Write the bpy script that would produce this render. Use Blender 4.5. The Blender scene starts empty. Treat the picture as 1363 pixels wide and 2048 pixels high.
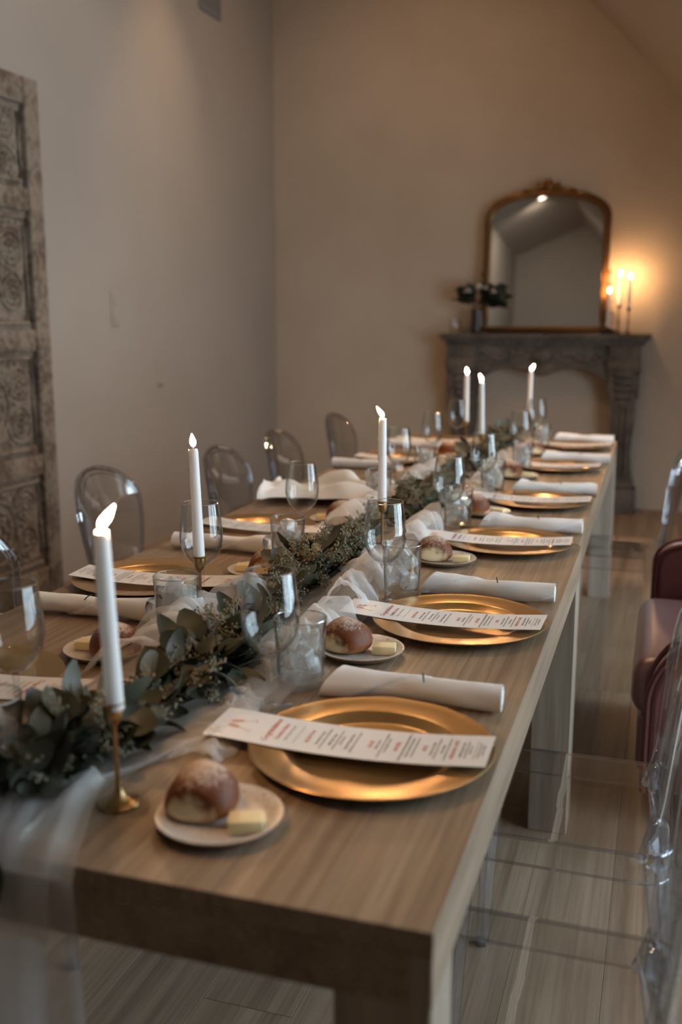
import bpy, bmesh, math, random
from mathutils import Vector, Matrix, noise
PI = math.pi
R = math.radians
S = bpy.context.scene
COL = S.collection

# ------------------------------------------------------------------ camera, world, light, exposure
cam_d = bpy.data.cameras.new('camera')
cam = bpy.data.objects.new('camera', cam_d); COL.objects.link(cam); S.camera = cam
cam.location = (0, 0, 1.335)
cam.rotation_euler = (R(90 - 10.868), 0, R(17.816))
cam_d.sensor_fit = 'VERTICAL'; cam_d.sensor_height = 36; cam_d.sensor_width = 24
cam_d.lens = 2000 / 2048 * 36
cam_d.dof.use_dof = True; cam_d.dof.focus_distance = 2.0; cam_d.dof.aperture_fstop = 2.4
cam_d.clip_start = .05

W = bpy.data.worlds.new('World'); S.world = W; W.use_nodes = True
bg = W.node_tree.nodes['Background']
bg.inputs[0].default_value = (.69, .86, 1, 1); bg.inputs[1].default_value = 11.5
S.view_settings.view_transform = 'Standard'; S.view_settings.look = 'None'
S.view_settings.exposure = 0.0; S.view_settings.gamma = 1; S.view_settings.use_curve_mapping = False
S.cycles.use_denoising = True
S.cycles.use_adaptive_sampling = True; S.cycles.adaptive_threshold = .05
S.cycles.max_bounces = 8; S.cycles.diffuse_bounces = 3; S.cycles.glossy_bounces = 3
S.cycles.transmission_bounces = 4; S.cycles.transparent_max_bounces = 28
S.cycles.caustics_reflective = False; S.cycles.caustics_refractive = False
S.cycles.sample_clamp_indirect = 4; S.cycles.blur_glossy = .5

WIN = [(.9, 2.05), (2.15, 3.3), (3.4, 4.5)]       # window spans along the right wall
WZ0, WZ1, XR = .22, 2.5, 2.3
for (a, b) in WIN:                                  # portals only guide sampling of the sky through the windows
    l = bpy.data.lights.new('window_portal', 'AREA'); l.shape = 'RECTANGLE'; l.size = b - a; l.size_y = WZ1 - WZ0
    l.cycles.is_portal = True
    o = bpy.data.objects.new('window_portal', l); COL.objects.link(o)
    o.location = (XR + .14, (a + b) / 2, (WZ0 + WZ1) / 2); o.rotation_euler = (0, R(90), 0)
    o.rotation_euler = Matrix(((0, 0, 1), (1, 0, 0), (0, 1, 0))).to_euler()

# ------------------------------------------------------------------ helpers
def tag(o, label=None, cat=None, group=None, kind=None):
    if label: o['label'] = label
    if cat: o['category'] = cat
    if group: o['group'] = group
    if kind: o['kind'] = kind
    return o

def empty(name, loc=(0, 0, 0), rz=0, parent=None):
    o = bpy.data.objects.new(name, None); COL.objects.link(o)
    o.empty_display_size = .05; o.location = loc; o.rotation_euler = (0, 0, rz)
    if parent: o.parent = parent
    return o

def dup(o, loc=None, rz=None, parent=None):
    c = o.copy(); COL.objects.link(c)
    if parent is not None: c.parent = parent
    if loc is not None: c.location = loc
    if rz is not None: c.rotation_euler = (0, 0, rz)
    for ch in KIDS.get(o, []) :
        cc = dup(ch, parent=c)
        KIDS.setdefault(c, []).append(cc)
    return c
KIDS = {}

class G:
    def __init__(s): s.v = []; s.f = []
    def add(s, v, f, M=None):
        n = len(s.v)
        s.v += [tuple(M @ Vector(p)) for p in v] if M else [tuple(p) for p in v]
        s.f += [tuple(i + n for i in q) for q in f]; return s
    def box(s, c, d, bev=0, seg=1, M=None):
        if not bev:
            x, y, z = c; a, b, h = d[0] / 2, d[1] / 2, d[2] / 2
            v = [(x + i * a, y + j * b, z + k * h) for k in (-1, 1) for j in (-1, 1) for i in (-1, 1)]
            return s.add(v, [(0, 2, 3, 1), (4, 5, 7, 6), (0, 1, 5, 4), (2, 6, 7, 3), (0, 4, 6, 2), (1, 3, 7, 5)], M)
        bm = bmesh.new(); bmesh.ops.create_cube(bm, size=1)
        for p in bm.verts: p.co = Vector((p.co.x * d[0] + c[0], p.co.y * d[1] + c[1], p.co.z * d[2] + c[2]))
        bmesh.ops.bevel(bm, geom=bm.edges[:], offset=bev, segments=seg, profile=.5, affect='EDGES')
        bm.verts.index_update()
        v = [tuple(p.co) for p in bm.verts]; f = [tuple(p.index for p in q.verts) for q in bm.faces]; bm.free()
        return s.add(v, f, M)
    def lathe(s, prof, n=24, M=None, cap0=True, cap1=True):
        v = []; f = []; m = len(prof)
        for (r, z) in prof:
            for k in range(n): a = 2 * PI * k / n; v.append((r * math.cos(a), r * math.sin(a), z))
        for i in range(m - 1):
            for k in range(n): k2 = (k + 1) % n; f.append((i * n + k, i * n + k2, (i + 1) * n + k2, (i + 1) * n + k))
        if cap0: f.append(tuple(reversed(range(n))))
        if cap1: f.append(tuple((m - 1) * n + k for k in range(n)))
        return s.add(v, f, M)
    def grid(s, fn, nu, nv, cu=False, cv=False, M=None):
        v = []; f = []
        for i in range(nu):
            for j in range(nv): v.append(fn(i / (nu if cu else nu - 1), j / (nv if cv else nv - 1)))
        for i in range(nu if cu else nu - 1):
            for j in range(nv if cv else nv - 1):
                i2 = (i + 1) % nu; j2 = (j + 1) % nv
                f.append((i * nv + j, i2 * nv + j, i2 * nv + j2, i * nv + j2))
        return s.add(v, f, M)
    def tube(s, path, r, n=8, closed=False, M=None, flat=1.0):
        P = [Vector(p) for p in path]; m = len(P); v = []; f = []; up = None
        for i, p in enumerate(P):
            if closed: t = P[(i + 1) % m] - P[i - 1]
            else: t = P[min(i + 1, m - 1)] - P[max(i - 1, 0)]
            t = t.normalized() if t.length > 1e-9 else Vector((0, 0, 1))
            if up is None: up = Vector((0, 0, 1)) if abs(t.z) < .9 else Vector((1, 0, 0))
            a = t.cross(up)
            if a.length < 1e-6: a = t.orthogonal()
            a.normalize(); b = a.cross(t).normalized(); up = b
            rr = r(i / (m - 1)) if callable(r) else r
            for k in range(n):
                an = 2 * PI * k / n; v.append(tuple(p + a * math.cos(an) * rr + b * math.sin(an) * rr * flat))
        for i in range(m if closed else m - 1):
            i2 = (i + 1) % m
            for k in range(n): k2 = (k + 1) % n; f.append((i * n + k, i * n + k2, i2 * n + k2, i2 * n + k))
        if not closed: f.append(tuple(reversed(range(n)))); f.append(tuple((m - 1) * n + k for k in range(n)))
        return s.add(v, f, M)
    def ball(s, c, d, n=10, m=7, M=None, fn=None):
        pr = [(math.sin(PI * i / m), -math.cos(PI * i / m)) for i in range(1, m)]
        v = [(c[0], c[1], c[2] - d[2])]
        for (r, z) in pr:
            for k in range(n):
                a = 2 * PI * k / n; v.append((c[0] + r * d[0] * math.cos(a), c[1] + r * d[1] * math.sin(a), c[2] + z * d[2]))
        v.append((c[0], c[1], c[2] + d[2])); f = []
        q = len(pr)
        for k in range(n): k2 = (k + 1) % n; f.append((0, 1 + k2, 1 + k)); f.append((len(v) - 1, 1 + (q - 1) * n + k, 1 + (q - 1) * n + k2))
        for i in range(q - 1):
            for k in range(n): k2 = (k + 1) % n; f.append((1 + i * n + k, 1 + i * n + k2, 1 + (i + 1) * n + k2, 1 + (i + 1) * n + k))
        if fn: v = [fn(p) for p in v]
        return s.add(v, f, M)
    def prism(s, pts, axis, a, b, M=None):
        # polygon in the plane across `axis` ('x': (y,z), 'y': (x,z), 'z': (x,y)), extruded a..b
        def P(p, t): return {'x': (t, p[0], p[1]), 'y': (p[0], t, p[1]), 'z': (p[0], p[1], t)}[axis]
        n = len(pts); v = [P(p, a) for p in pts] + [P(p, b) for p in pts]
        f = [tuple(range(n)), tuple(reversed(range(n, 2 * n)))] + [(i, n + i, n + (i + 1) % n, (i + 1) % n) for i in range(n)]
        return s.add(v, f, M)
    def mesh(s, name, mat, smooth=True, fixn=True):
        me = bpy.data.meshes.new(name); me.from_pydata(s.v, [], s.f)
        if fixn:
            bm = bmesh.new(); bm.from_mesh(me); bmesh.ops.recalc_face_normals(bm, faces=bm.faces[:]); bm.to_mesh(me); bm.free()
        if smooth:
            me.shade_smooth() if hasattr(me, 'shade_smooth') else None
            try: me.set_sharp_from_angle(angle=R(38))
            except Exception: pass
        if mat: me.materials.append(mat)
        return me
    def build(s, name, mat, parent=None, smooth=True, loc=None, fixn=True):
        return obj(name, s.mesh(name, mat, smooth, fixn), parent, loc)

def obj(name, me, parent=None, loc=None, rot=None):
    o = bpy.data.objects.new(name, me); COL.objects.link(o)
    if parent: o.parent = parent; KIDS.setdefault(parent, []).append(o)
    if loc: o.location = loc
    if rot: o.rotation_euler = rot
    return o

def TR(x=0, y=0, z=0): return Matrix.Translation((x, y, z))
def RZ(a): return Matrix.Rotation(a, 4, 'Z')
def RX(a): return Matrix.Rotation(a, 4, 'X')
def RY(a): return Matrix.Rotation(a, 4, 'Y')

# ------------------------------------------------------------------ materials
class N:
    def __init__(s, name):
        s.m = bpy.data.materials.new(name); s.m.use_nodes = True; s.t = s.m.node_tree; s.t.nodes.clear()
        s.out = s.n('ShaderNodeOutputMaterial')
    def n(s, t, **kw):
        x = s.t.nodes.new(t)
        for k, v in kw.items(): setattr(x, k, v)
        return x
    def l(s, a, b): s.t.links.new(a, b)
    def val(s, inp, v):
        if hasattr(v, 'is_linked') or isinstance(v, bpy.types.NodeSocket): s.l(v, inp)
        else: inp.default_value = v
    def P(s, color=(.8, .8, .8), rough=.5, metal=0, **kw):
        p = s.n('ShaderNodeBsdfPrincipled')
        s.val(p.inputs['Base Color'], color if not isinstance(color, tuple) else (*color, 1)[:4])
        s.val(p.inputs['Roughness'], rough); s.val(p.inputs['Metallic'], metal)
        for k, v in kw.items(): s.val(p.inputs[k.replace('_', ' ')], v)
        s.p = p; s.l(p.outputs[0], s.out.inputs[0]); return p
    def coord(s, kind='Object', scale=(1, 1, 1), off=None):
        c = s.n('ShaderNodeTexCoord'); m = s.n('ShaderNodeMapping'); m.inputs['Scale'].default_value = scale
        s.l(c.outputs[kind], m.inputs['Vector'])
        if off is not None: s.l(off, m.inputs['Location'])
        return m.outputs[0]
    def noise(s, vec=None, scale=5, detail=4, rough=.5, dist=0):
        x = s.n('ShaderNodeTexNoise'); x.inputs['Scale'].default_value = scale; x.inputs['Detail'].default_value = detail
        x.inputs['Roughness'].default_value = rough; x.inputs['Distortion'].default_value = dist
        if vec: s.l(vec, x.inputs['Vector'])
        return x.outputs[0]
    def ramp(s, fac, stops, interp='LINEAR'):
        x = s.n('ShaderNodeValToRGB'); x.color_ramp.interpolation = interp
        e = x.color_ramp.elements
        while len(e) > 1: e.remove(e[-1])
        for i, (p, c) in enumerate(stops):
            el = e[0] if i == 0 else e.new(p)
            el.position = p; el.color = (*c, 1) if len(c) == 3 else c
        s.l(fac, x.inputs[0]); return x.outputs[0]
    def mix(s, fac, a, b, mode='MIX'):
        x = s.n('ShaderNodeMix', data_type='RGBA', blend_type=mode)
        s.val(x.inputs[0], fac)
        for i, v in ((6, a), (7, b)): s.val(x.inputs[i], (*v, 1) if isinstance(v, tuple) and len(v) == 3 else v)
        return x.outputs[2]
    def math(s, op, a, b=0.0, clamp=False):
        x = s.n('ShaderNodeMath', operation=op, use_clamp=clamp); s.val(x.inputs[0], a); s.val(x.inputs[1], b); return x.outputs[0]
    def bump(s, h, strength=.2, dist=.01):
        b = s.n('ShaderNodeBump'); b.inputs['Strength'].default_value = strength; b.inputs['Distance'].default_value = dist
        s.l(h, b.inputs['Height']); s.l(b.outputs[0], s.p.inputs['Normal'])
    def rand(s): return s.n('ShaderNodeObjectInfo').outputs['Random']

def simple(name, color, rough=.5, metal=0, bump=None, **kw):
    k = N(name); k.P(color, rough, metal, **kw)
    if bump: k.bump(k.noise(k.coord(), bump[0], 3), bump[1], bump[2] if len(bump) > 2 else .005)
    return k.m

def plaster(name, c1, c2, sc=1.6):
    k = N(name); v = k.coord()
    c = k.mix(k.ramp(k.noise(v, sc, 4, .6), [(.3, (0, 0, 0)), (.7, (1, 1, 1))]), c1, c2)
    k.P(c, .9); k.bump(k.noise(v, 60, 2, .6), .08, .004); return k.m

def wood(name, dark, mid, light, axis='y', sc=1.0, rough=.5, vary=.25, coat=0, line=.35):
    k = N(name)
    s = [34 * sc, 34 * sc, 34 * sc]; s['xyz'.index(axis)] = 1.3 * sc
    r = k.rand(); off = k.n('ShaderNodeCombineXYZ')
    k.l(k.math('MULTIPLY', r, 37.0), off.inputs[0]); k.l(k.math('MULTIPLY', r, 91.0), off.inputs[1]); k.l(k.math('MULTIPLY', r, 13.0), off.inputs[2])
    v = k.coord('Object', tuple(s), off.outputs[0])
    g = k.noise(v, 1, 4, .62, .6)
    s2 = [6 * sc] * 3; s2['xyz'.index(axis)] = .7 * sc
    g2 = k.noise(k.coord('Object', tuple(s2), off.outputs[0]), 1, 3, .5, .8)
    s3 = [160 * sc] * 3; s3['xyz'.index(axis)] = 3 * sc
    g3 = k.noise(k.coord('Object', tuple(s3), off.outputs[0]), 1, 2, .5)
    c = k.ramp(k.math('ADD', k.math('MULTIPLY', g, .6), k.math('MULTIPLY', g2, .4)), [(.32, dark), (.5, mid), (.68, light)])
    c = k.mix(k.math('MULTIPLY', k.ramp(g3, [(.45, (0, 0, 0)), (.62, (1, 1, 1))]), line), c, dark)
    hsv = k.n('ShaderNodeHueSaturation'); k.l(c, hsv.inputs['Color'])
    k.l(k.math('ADD', k.math('MULTIPLY', r, vary), 1 - vary / 2), hsv.inputs['Value'])
    k.P(hsv.outputs[0], rough)
    if coat: k.p.inputs['Coat Weight'].default_value = coat; k.p.inputs['Coat Roughness'].default_value = .3
    k.bump(k.math('ADD', g3, g), .12, .002); return k.m

def thin_glass(name, tint=(.98, .985, .98), edge=(.62, .66, .66), rough=0.0, f0=.04, power=4.0, spec=(1, 1, 1)):
    k = N(name); lw = k.n('ShaderNodeLayerWeight'); lw.inputs[0].default_value = .5
    f = lw.outputs['Facing']
    fp = k.math('POWER', f, power)
    fac = k.math('ADD', k.math('MULTIPLY', fp, .75), f0, True)
    col = k.mix(k.math('POWER', f, 3.0), tint, edge)
    t = k.n('ShaderNodeBsdfTransparent'); k.l(col, t.inputs[0])
    g = k.n('ShaderNodeBsdfGlossy'); g.inputs['Roughness'].default_value = rough; g.inputs[0].default_value = (*spec, 1)
    m = k.n('ShaderNodeMixShader'); k.l(fac, m.inputs[0]); k.l(t.outputs[0], m.inputs[1]); k.l(g.outputs[0], m.inputs[2])
    k.l(m.outputs[0], k.out.inputs[0]); return k.m

def sheer(name, color, cover, cover_edge=None):
    k = N(name); lw = k.n('ShaderNodeLayerWeight'); lw.inputs[0].default_value = .5
    nz = k.noise(k.coord(), 9, 3)
    fac = k.math('ADD', k.math('MULTIPLY', k.math('POWER', lw.outputs['Facing'], 2.5), .30), k.math('ADD', k.math('MULTIPLY', nz, .12), cover - .06), True)
    t = k.n('ShaderNodeBsdfTransparent')
    d = k.n('ShaderNodeBsdfDiffuse'); d.inputs[0].default_value = (*color, 1)
    tl = k.n('ShaderNodeBsdfTranslucent'); tl.inputs[0].default_value = (*color, 1)
    m1 = k.n('ShaderNodeMixShader'); m1.inputs[0].default_value = .45; k.l(d.outputs[0], m1.inputs[1]); k.l(tl.outputs[0], m1.inputs[2])
    m = k.n('ShaderNodeMixShader'); k.l(fac, m.inputs[0]); k.l(t.outputs[0], m.inputs[1]); k.l(m1.outputs[0], m.inputs[2])
    k.l(m.outputs[0], k.out.inputs[0]); return k.m

def emit(name, color, strength):
    k = N(name); e = k.n('ShaderNodeEmission'); e.inputs[0].default_value = (*color, 1); e.inputs[1].default_value = strength
    k.l(e.outputs[0], k.out.inputs[0]); return k.m

M = {}
M['wall_white'] = plaster('off_white_plaster', (.345, .30, .255), (.37, .322, .275))
M['wall_tan'] = plaster('tan_limewash', (.46, .375, .29), (.53, .44, .35), 1.3)
M['ceiling'] = plaster('ceiling_paint', (.55, .47, .39), (.58, .50, .42))
M['floor_base'] = simple('dark_subfloor', (.05, .035, .025), .9)
M['floor'] = wood('floor_oak', (.16, .108, .07), (.31, .222, .152), (.41, .305, .22), 'y', .8, .40, .16)
M['table'] = wood('table_oak', (.155, .10, .060), (.295, .205, .133), (.395, .29, .20), 'y', 1.0, .42, .16, 0, .48)
M['leg'] = wood('table_leg_oak', (.21, .155, .11), (.34, .265, .20), (.44, .36, .285), 'z', 1.0, .5, .1, 0, .3)
M['glass'] = thin_glass('clear_glass', (.97, .975, .97), (.42, .45, .45), 0.0, .022, 2.6)
M['acrylic'] = thin_glass('clear_acrylic', (.945, .95, .955), (.56, .60, .67), 0.0, .075, 2.4)
M['acrylic_edge'] = thin_glass('acrylic_edge', (.86, .87, .90), (.38, .42, .50), 0.02, .10, 1.8)
M['glass_rim'] = thin_glass('polished_rim', (.8, .8, .8), (.5, .5, .5), 0.12, .45, 2)
M['pane'] = thin_glass('window_pane', (.98, .99, .99), (.9, .9, .9), 0, .04, 5)
M['water'] = thin_glass('water', (.95, .955, .955), (.75, .76, .77), 0.02, .03, 4)
def wax_mat():
    k = N('white_wax')
    d = k.n('ShaderNodeBsdfDiffuse'); d.inputs[0].default_value = (.93, .92, .90, 1)
    t = k.n('ShaderNodeBsdfTranslucent'); t.inputs[0].default_value = (.95, .90, .84, 1)
    g = k.n('ShaderNodeBsdfGlossy'); g.inputs['Roughness'].default_value = .35
    m = k.n('ShaderNodeMixShader'); m.inputs[0].default_value = .35; k.l(d.outputs[0], m.inputs[1]); k.l(t.outputs[0], m.inputs[2])
    m2 = k.n('ShaderNodeMixShader'); m2.inputs[0].default_value = .04; k.l(m.outputs[0], m2.inputs[1]); k.l(g.outputs[0], m2.inputs[2])
    k.l(m2.outputs[0], k.out.inputs[0]); return k.m
M['wax'] = wax_mat()
M['wick'] = simple('burnt_wick', (.02, .015, .012), .9)
M['flame'] = emit('candle_flame', (1.0, .56, .25), 980)
M['brass'] = simple('aged_brass', (.50, .33, .15), .28, 1, (30, .05, .001))
M['gold'] = simple('antique_gold', (.17, .088, .034), .42, .9, (60, .3, .002))
M['white_cloth'] = simple('white_linen', (.78, .755, .735), .85, 0, (900, .15, .001), Sheen_Weight=.15)
M['stitch'] = simple('black_thread', (.012, .01, .012), .7)
M['card'] = simple('white_card', (.80, .785, .77), .55)
M['ink'] = simple('black_ink', (.055, .05, .055), .7)
M['pink_ink'] = simple('coral_ink', (.56, .16, .11), .6)
M['rose_ink'] = simple('blush_ink', (.62, .33, .27), .6)
M['butter'] = simple('butter', (.84, .71, .42), .4, 0, (40, .05, .001), Subsurface_Weight=.2, Subsurface_Radius=(.01, .008, .004))
M['tulle'] = sheer('white_tulle', (.90, .875, .85), .20)
M['tulle_tail'] = sheer('hanging_tulle', (.93, .92, .91), .40)
M['tulle_dense'] = sheer('gathered_tulle', (.88, .855, .835), .48)
M['stem'] = simple('brown_twig', (.10, .065, .04), .8)
M['seed'] = simple('olive_seed', (.19, .16, .095), .6)
M['switch'] = simple('switch_plastic', (.36, .318, .275), .45)
M['vent'] = simple('grey_vent', (.20, .195, .19), .6)
M['dark_vase'] = simple('dark_glass_vase', (.022, .017, .014), .3)
M['rose'] = simple('cream_rose', (.70, .61, .50), .7)
M['dark_leaf'] = simple('dark_green_leaf', (.02, .03, .018), .5)
M['dark_metal'] = simple('dark_bronze', (.06, .04, .03), .4, 1)
M['frame_white'] = simple('window_frame_white', (.7, .69, .67), .5)
M['trim_metal'] = simple('light_trim_white', (.7, .68, .65), .5)

def charger_mat():
    k = N('gold_charger'); v = k.coord()
    n = k.noise(v, 420, 2, .5)
    c = k.mix(n, (.52, .31, .12), (.64, .41, .185))
    k.P(c, .27, .88); k.bump(n, .10, .0006)
    return k.m
M['charger'] = charger_mat()

def speckle_mat():
    k = N('speckled_stoneware'); n = k.noise(k.coord(), 260, 2, .5)
    c = k.mix(k.ramp(n, [(.33, (1, 1, 1)), (.40, (0, 0, 0))]), (.66, .61, .56), (.24, .17, .12))
    k.P(c, .28); return k.m
M['stoneware'] = speckle_mat()
M['plate_rim'] = simple('brown_glaze_rim', (.30, .21, .14), .35)

def bread_mat():
    k = N('bread_crust'); tc = k.n('ShaderNodeTexCoord'); sp = k.n('ShaderNodeSeparateXYZ'); k.l(tc.outputs['Object'], sp.inputs[0])
    z = k.math('DIVIDE', sp.outputs[2], .058)
    n = k.noise(tc.outputs['Object'], 38, 5, .6); n2 = k.noise(tc.outputs['Object'], 190, 4, .7)
    zz = k.math('ADD', z, k.math('MULTIPLY', k.math('SUBTRACT', n, .5), .30))
    c = k.ramp(zz, [(.02, (.60, .40, .20)), (.12, (.46, .20, .065)), (.26, (.21, .062, .015)), (.45, (.145, .037, .009)), (.75, (.15, .040, .010)), (1.0, (.17, .058, .022))])
    fl = k.math('MULTIPLY', k.ramp(k.math('ADD', z, k.math('MULTIPLY', k.math('SUBTRACT', n2, .5), 1.1)), [(.74, (0, 0, 0)), (1.3, (1, 1, 1))]), .62)
    c = k.mix(fl, c, (.72, .60, .50))
    cr = k.ramp(k.math('ADD', k.math('DIVIDE', sp.outputs[0], .043), k.math('MULTIPLY', k.math('SUBTRACT', n, .5), .35)), [(.76, (0, 0, 0)), (.84, (1, 1, 1))])
    lowz = k.ramp(zz, [(.55, (1, 1, 1)), (.75, (0, 0, 0))])
    crumb = k.mix(n2, (.66, .50, .28), (.82, .70, .48))
    c = k.mix(k.math('MULTIPLY', cr, lowz), c, crumb)
    k.P(c, .52, 0, Specular_IOR_Level=.3); k.bump(n2, .3, .002); return k.m
M['bread'] = bread_mat()

def leaf_mat(name, c1, c2, c3, rough=.5):
    k = N(name); r = k.rand()
    c = k.ramp(r, [(0, c1), (.5, c2), (1, c3)])
    n = k.noise(k.coord(), 70, 3); c = k.mix(k.math('MULTIPLY', n, .25), c, (.12, .115, .07), 'MIX')
    k.P(c, rough); return k.m
M['leaf'] = leaf_mat('eucalyptus_leaf', (.016, .022, .013), (.033, .038, .022), (.078, .074, .050), .5)
M['leaf_far'] = leaf_mat('eucalyptus_small_leaf', (.014, .021, .014), (.026, .033, .021), (.05, .054, .035), .55)

def carved_mat():
    k = N('distressed_painted_wood'); v = k.coord()
    a = k.noise(v, 7, 8, .68, .6); b = k.noise(v, 34, 5, .65)
    f = k.ramp(k.math('ADD', k.math('MULTIPLY', a, .6), k.math('MULTIPLY', b, .4)), [(.43, (0, 0, 0)), (.54, (1, 1, 1))])
    c = k.mix(f, (.115, .078, .052), k.mix(b, (.19, .145, .105), (.29, .235, .18)))
    k.P(c, .85); k.bump(k.math('ADD', a, b), .45, .010); return k.m
M['carved'] = carved_mat()

def stone_mat():
    k = N('grey_cast_stone'); v = k.coord()
    a = k.noise(v, 5, 6, .6); b = k.noise(v, 40, 5, .65)
    c = k.ramp(k.math('ADD', k.math('MULTIPLY', a, .55), k.math('MULTIPLY', b, .45)), [(.36, (.055, .044, .036)), (.52, (.125, .104, .088)), (.68, (.20, .17, .145))])
    k.P(c, .8); k.bump(k.math('ADD', a, b), .5, .012); return k.m
M['stone'] = stone_mat()

def leather_mat():
    k = N('burgundy_leather'); v = k.coord()
    c = k.mix(k.noise(v, 4, 4), (.13, .026, .024), (.18, .042, .038))
    k.P(c, .38, 0, Sheen_Weight=.4, Coat_Weight=.8, Coat_Roughness=.30); k.bump(k.noise(v, 300, 3), .06, .001); return k.m
M['leather'] = leather_mat()
M['piping'] = simple('dark_burgundy_piping', (.09, .02, .02), .4)
k = N('silvered_mirror'); k.P((.80, .80, .79), .01, 1); M['mirror'] = k.m

def ice_mat():
    k = N('clear_ice'); t = k.n('ShaderNodeBsdfTransparent'); t.inputs[0].default_value = (.97, .97, .97, 1)
    d = k.n('ShaderNodeBsdfDiffuse'); d.inputs[0].default_value = (.86, .85, .84, 1)
    tl = k.n('ShaderNodeBsdfTranslucent'); tl.inputs[0].default_value = (.86, .85, .84, 1)
    g = k.n('ShaderNodeBsdfGlossy'); g.inputs[1].default_value = .08
    m1 = k.n('ShaderNodeMixShader'); m1.inputs[0].default_value = .5; k.l(d.outputs[0], m1.inputs[1]); k.l(tl.outputs[0], m1.inputs[2])
    m2 = k.n('ShaderNodeMixShader'); k.l(k.ramp(k.noise(k.coord(), 55, 3), [(.30, (.14, .14, .14)), (.62, (.72, .72, .72))]), m2.inputs[0]); k.l(t.outputs[0], m2.inputs[1]); k.l(m1.outputs[0], m2.inputs[2])
    m3 = k.n('ShaderNodeMixShader'); m3.inputs[0].default_value = .07; k.l(m2.outputs[0], m3.inputs[1]); k.l(g.outputs[0], m3.inputs[2])
    k.l(m3.outputs[0], k.out.inputs[0]); return k.m
M['ice'] = ice_mat()

# ------------------------------------------------------------------ room shell
XL, YB, YF = -2.9, 7.38, -5.5
RIDX, RIDZ = -1.6, 4.47
def zr(x): return 2.79 - 1.05 * x           # right roof slope
ZL = 3.9
def zl(x): return ZL + (RIDZ - ZL) * (x - XL) / (RIDX - XL)
T_ = .12
st = lambda o: tag(o, kind='structure')

fl = st(G().box(((XL + XR) / 2, (YF + YB) / 2, -.06), (XR - XL + .3, YB - YF + .3, .08)).build('floor', M['floor_base']))
fl['label'] = 'floor of wide grey-brown oak planks'
random.seed(5)
pw = .19; nx = int((XR - XL) / pw) + 1
plank_meshes = {}
for i in range(nx):
    x0 = XL + i * pw; y = YF - random.random() * 1.6
    while y < YB:
        L = random.choice((1.4, 1.7, 2.0, 2.3))
        a, b = max(y, YF), min(y + L, YB); y += L
        if b - a < .05: continue
        key = round(b - a, 2)
        w = min(pw, XR - x0) - .0007
        if w < .03: continue
        kk = (key, round(w, 3))
        if kk not in plank_meshes:
            plank_meshes[kk] = G().box((0, 0, -.01), (w, b - a - .0007, .02), .0006).mesh('plank', M['floor'], False)
        p = obj('plank', plank_meshes[kk], fl, (x0 + pw / 2 if w > .18 else x0 + w / 2, (a + b) / 2, 0))

st(G().box((XL - T_ / 2, (YF + YB) / 2, 2.0), (T_, YB - YF + .2, 4.0)).build('wall_left', M['wall_white'], smooth=False))
gable = [(XL, -.02), (XR, -.02), (XR, zr(XR)), (RIDX, RIDZ), (XL, ZL)]
st(G().prism(gable, 'y', YB, YB + T_).build('wall_back', M['wall_tan'], smooth=False))
gable2 = [(XL, -.02), (XR, -.02), (XR, 2.7), (.1, 2.7), (RIDX, RIDZ), (XL, ZL)]
st(G().prism(gable2, 'y', YF - T_, YF).build('wall_front', M['wall_white'], smooth=False))
# right wall with three window openings under a flat dormer, then the low knee wall
YD = 4.6
wr = G(); edges = [YF] + [e for w in WIN for e in w] + [YD]
for i in range(0, len(edges), 2):
    wr.box((XR + T_ / 2, (edges[i] + edges[i + 1]) / 2, 1.3), (T_, edges[i + 1] - edges[i], 2.64))
for (a, b) in WIN:
    wr.box((XR + T_ / 2, (a + b) / 2, WZ0 / 2 - .01), (T_, b - a, WZ0 + .02))
    wr.box((XR + T_ / 2, (a + b) / 2, (WZ1 + 2.62) / 2), (T_, b - a, 2.62 - WZ1))
wr.box((XR + T_ / 2, (YD + YB) / 2, .2), (T_, YB - YD, .44))
st(wr.build('wall_right', M['wall_white'], smooth=False))
xd = (2.79 - 2.6) / 1.05
st(G().prism([(xd, 2.6), (XR + .1, 2.6), (XR + .1, zr(XR + .1))], 'y', YD, YD + .08).build('wall_dormer', M['wall_white'], smooth=False))
ce = G()
ce.prism([(XL - .12, zl(XL - .12)), (RIDX, RIDZ), (RIDX, RIDZ + .12), (XL - .12, zl(XL - .12) + .12)], 'y', YF - .1, YB + .1)
ce.prism([(RIDX, RIDZ), (xd, 2.6), (xd, 2.72), (RIDX, RIDZ + .12)], 'y', YF - .1, YD + .08)
ce.prism([(RIDX, RIDZ), (XR + .12, zr(XR + .12)), (XR + .12, zr(XR + .12) + .12), (RIDX, RIDZ + .12)], 'y', YD + .001, YB + .1)
ce.prism([(xd - .02, 2.6), (XR + .12, 2.6), (XR + .12, 2.72), (xd - .02, 2.72)], 'y', YF - .1, YD + .08)
st(ce.build('ceiling', M['ceiling'], smooth=False))
for i, (a, b) in enumerate(WIN):
    w = st(empty('window_%d' % (i + 1), (XR + .06, (a + b) / 2, WZ0)))
    h = WZ1 - WZ0; wd = b - a; f = G()
    for s_ in (-1, 1): f.box((0, s_ * (wd / 2 - .03), h / 2), (.07, .06, h))
    for zz in (.03, h - .03): f.box((0, 0, zz), (.07, wd - .12, .06))
    f.build('window_frame', M['frame_white'], w, False)
    mu = G().box((0, 0, h / 2), (.03, .06, h - .12)); mu.box((0, 0, h * .5), (.03, wd - .12, .06)); mu.build('muntin', M['frame_white'], w, False)
    for sy in (-1, 1):
        for sz in (-1, 1):
            G().box((0, sy * (wd / 4 - .012), h / 2 + sz * (h / 4 - .02)), (.004, wd / 2 - .07, h / 2 - .06)).build('pane', M['pane'], w, False)

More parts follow.
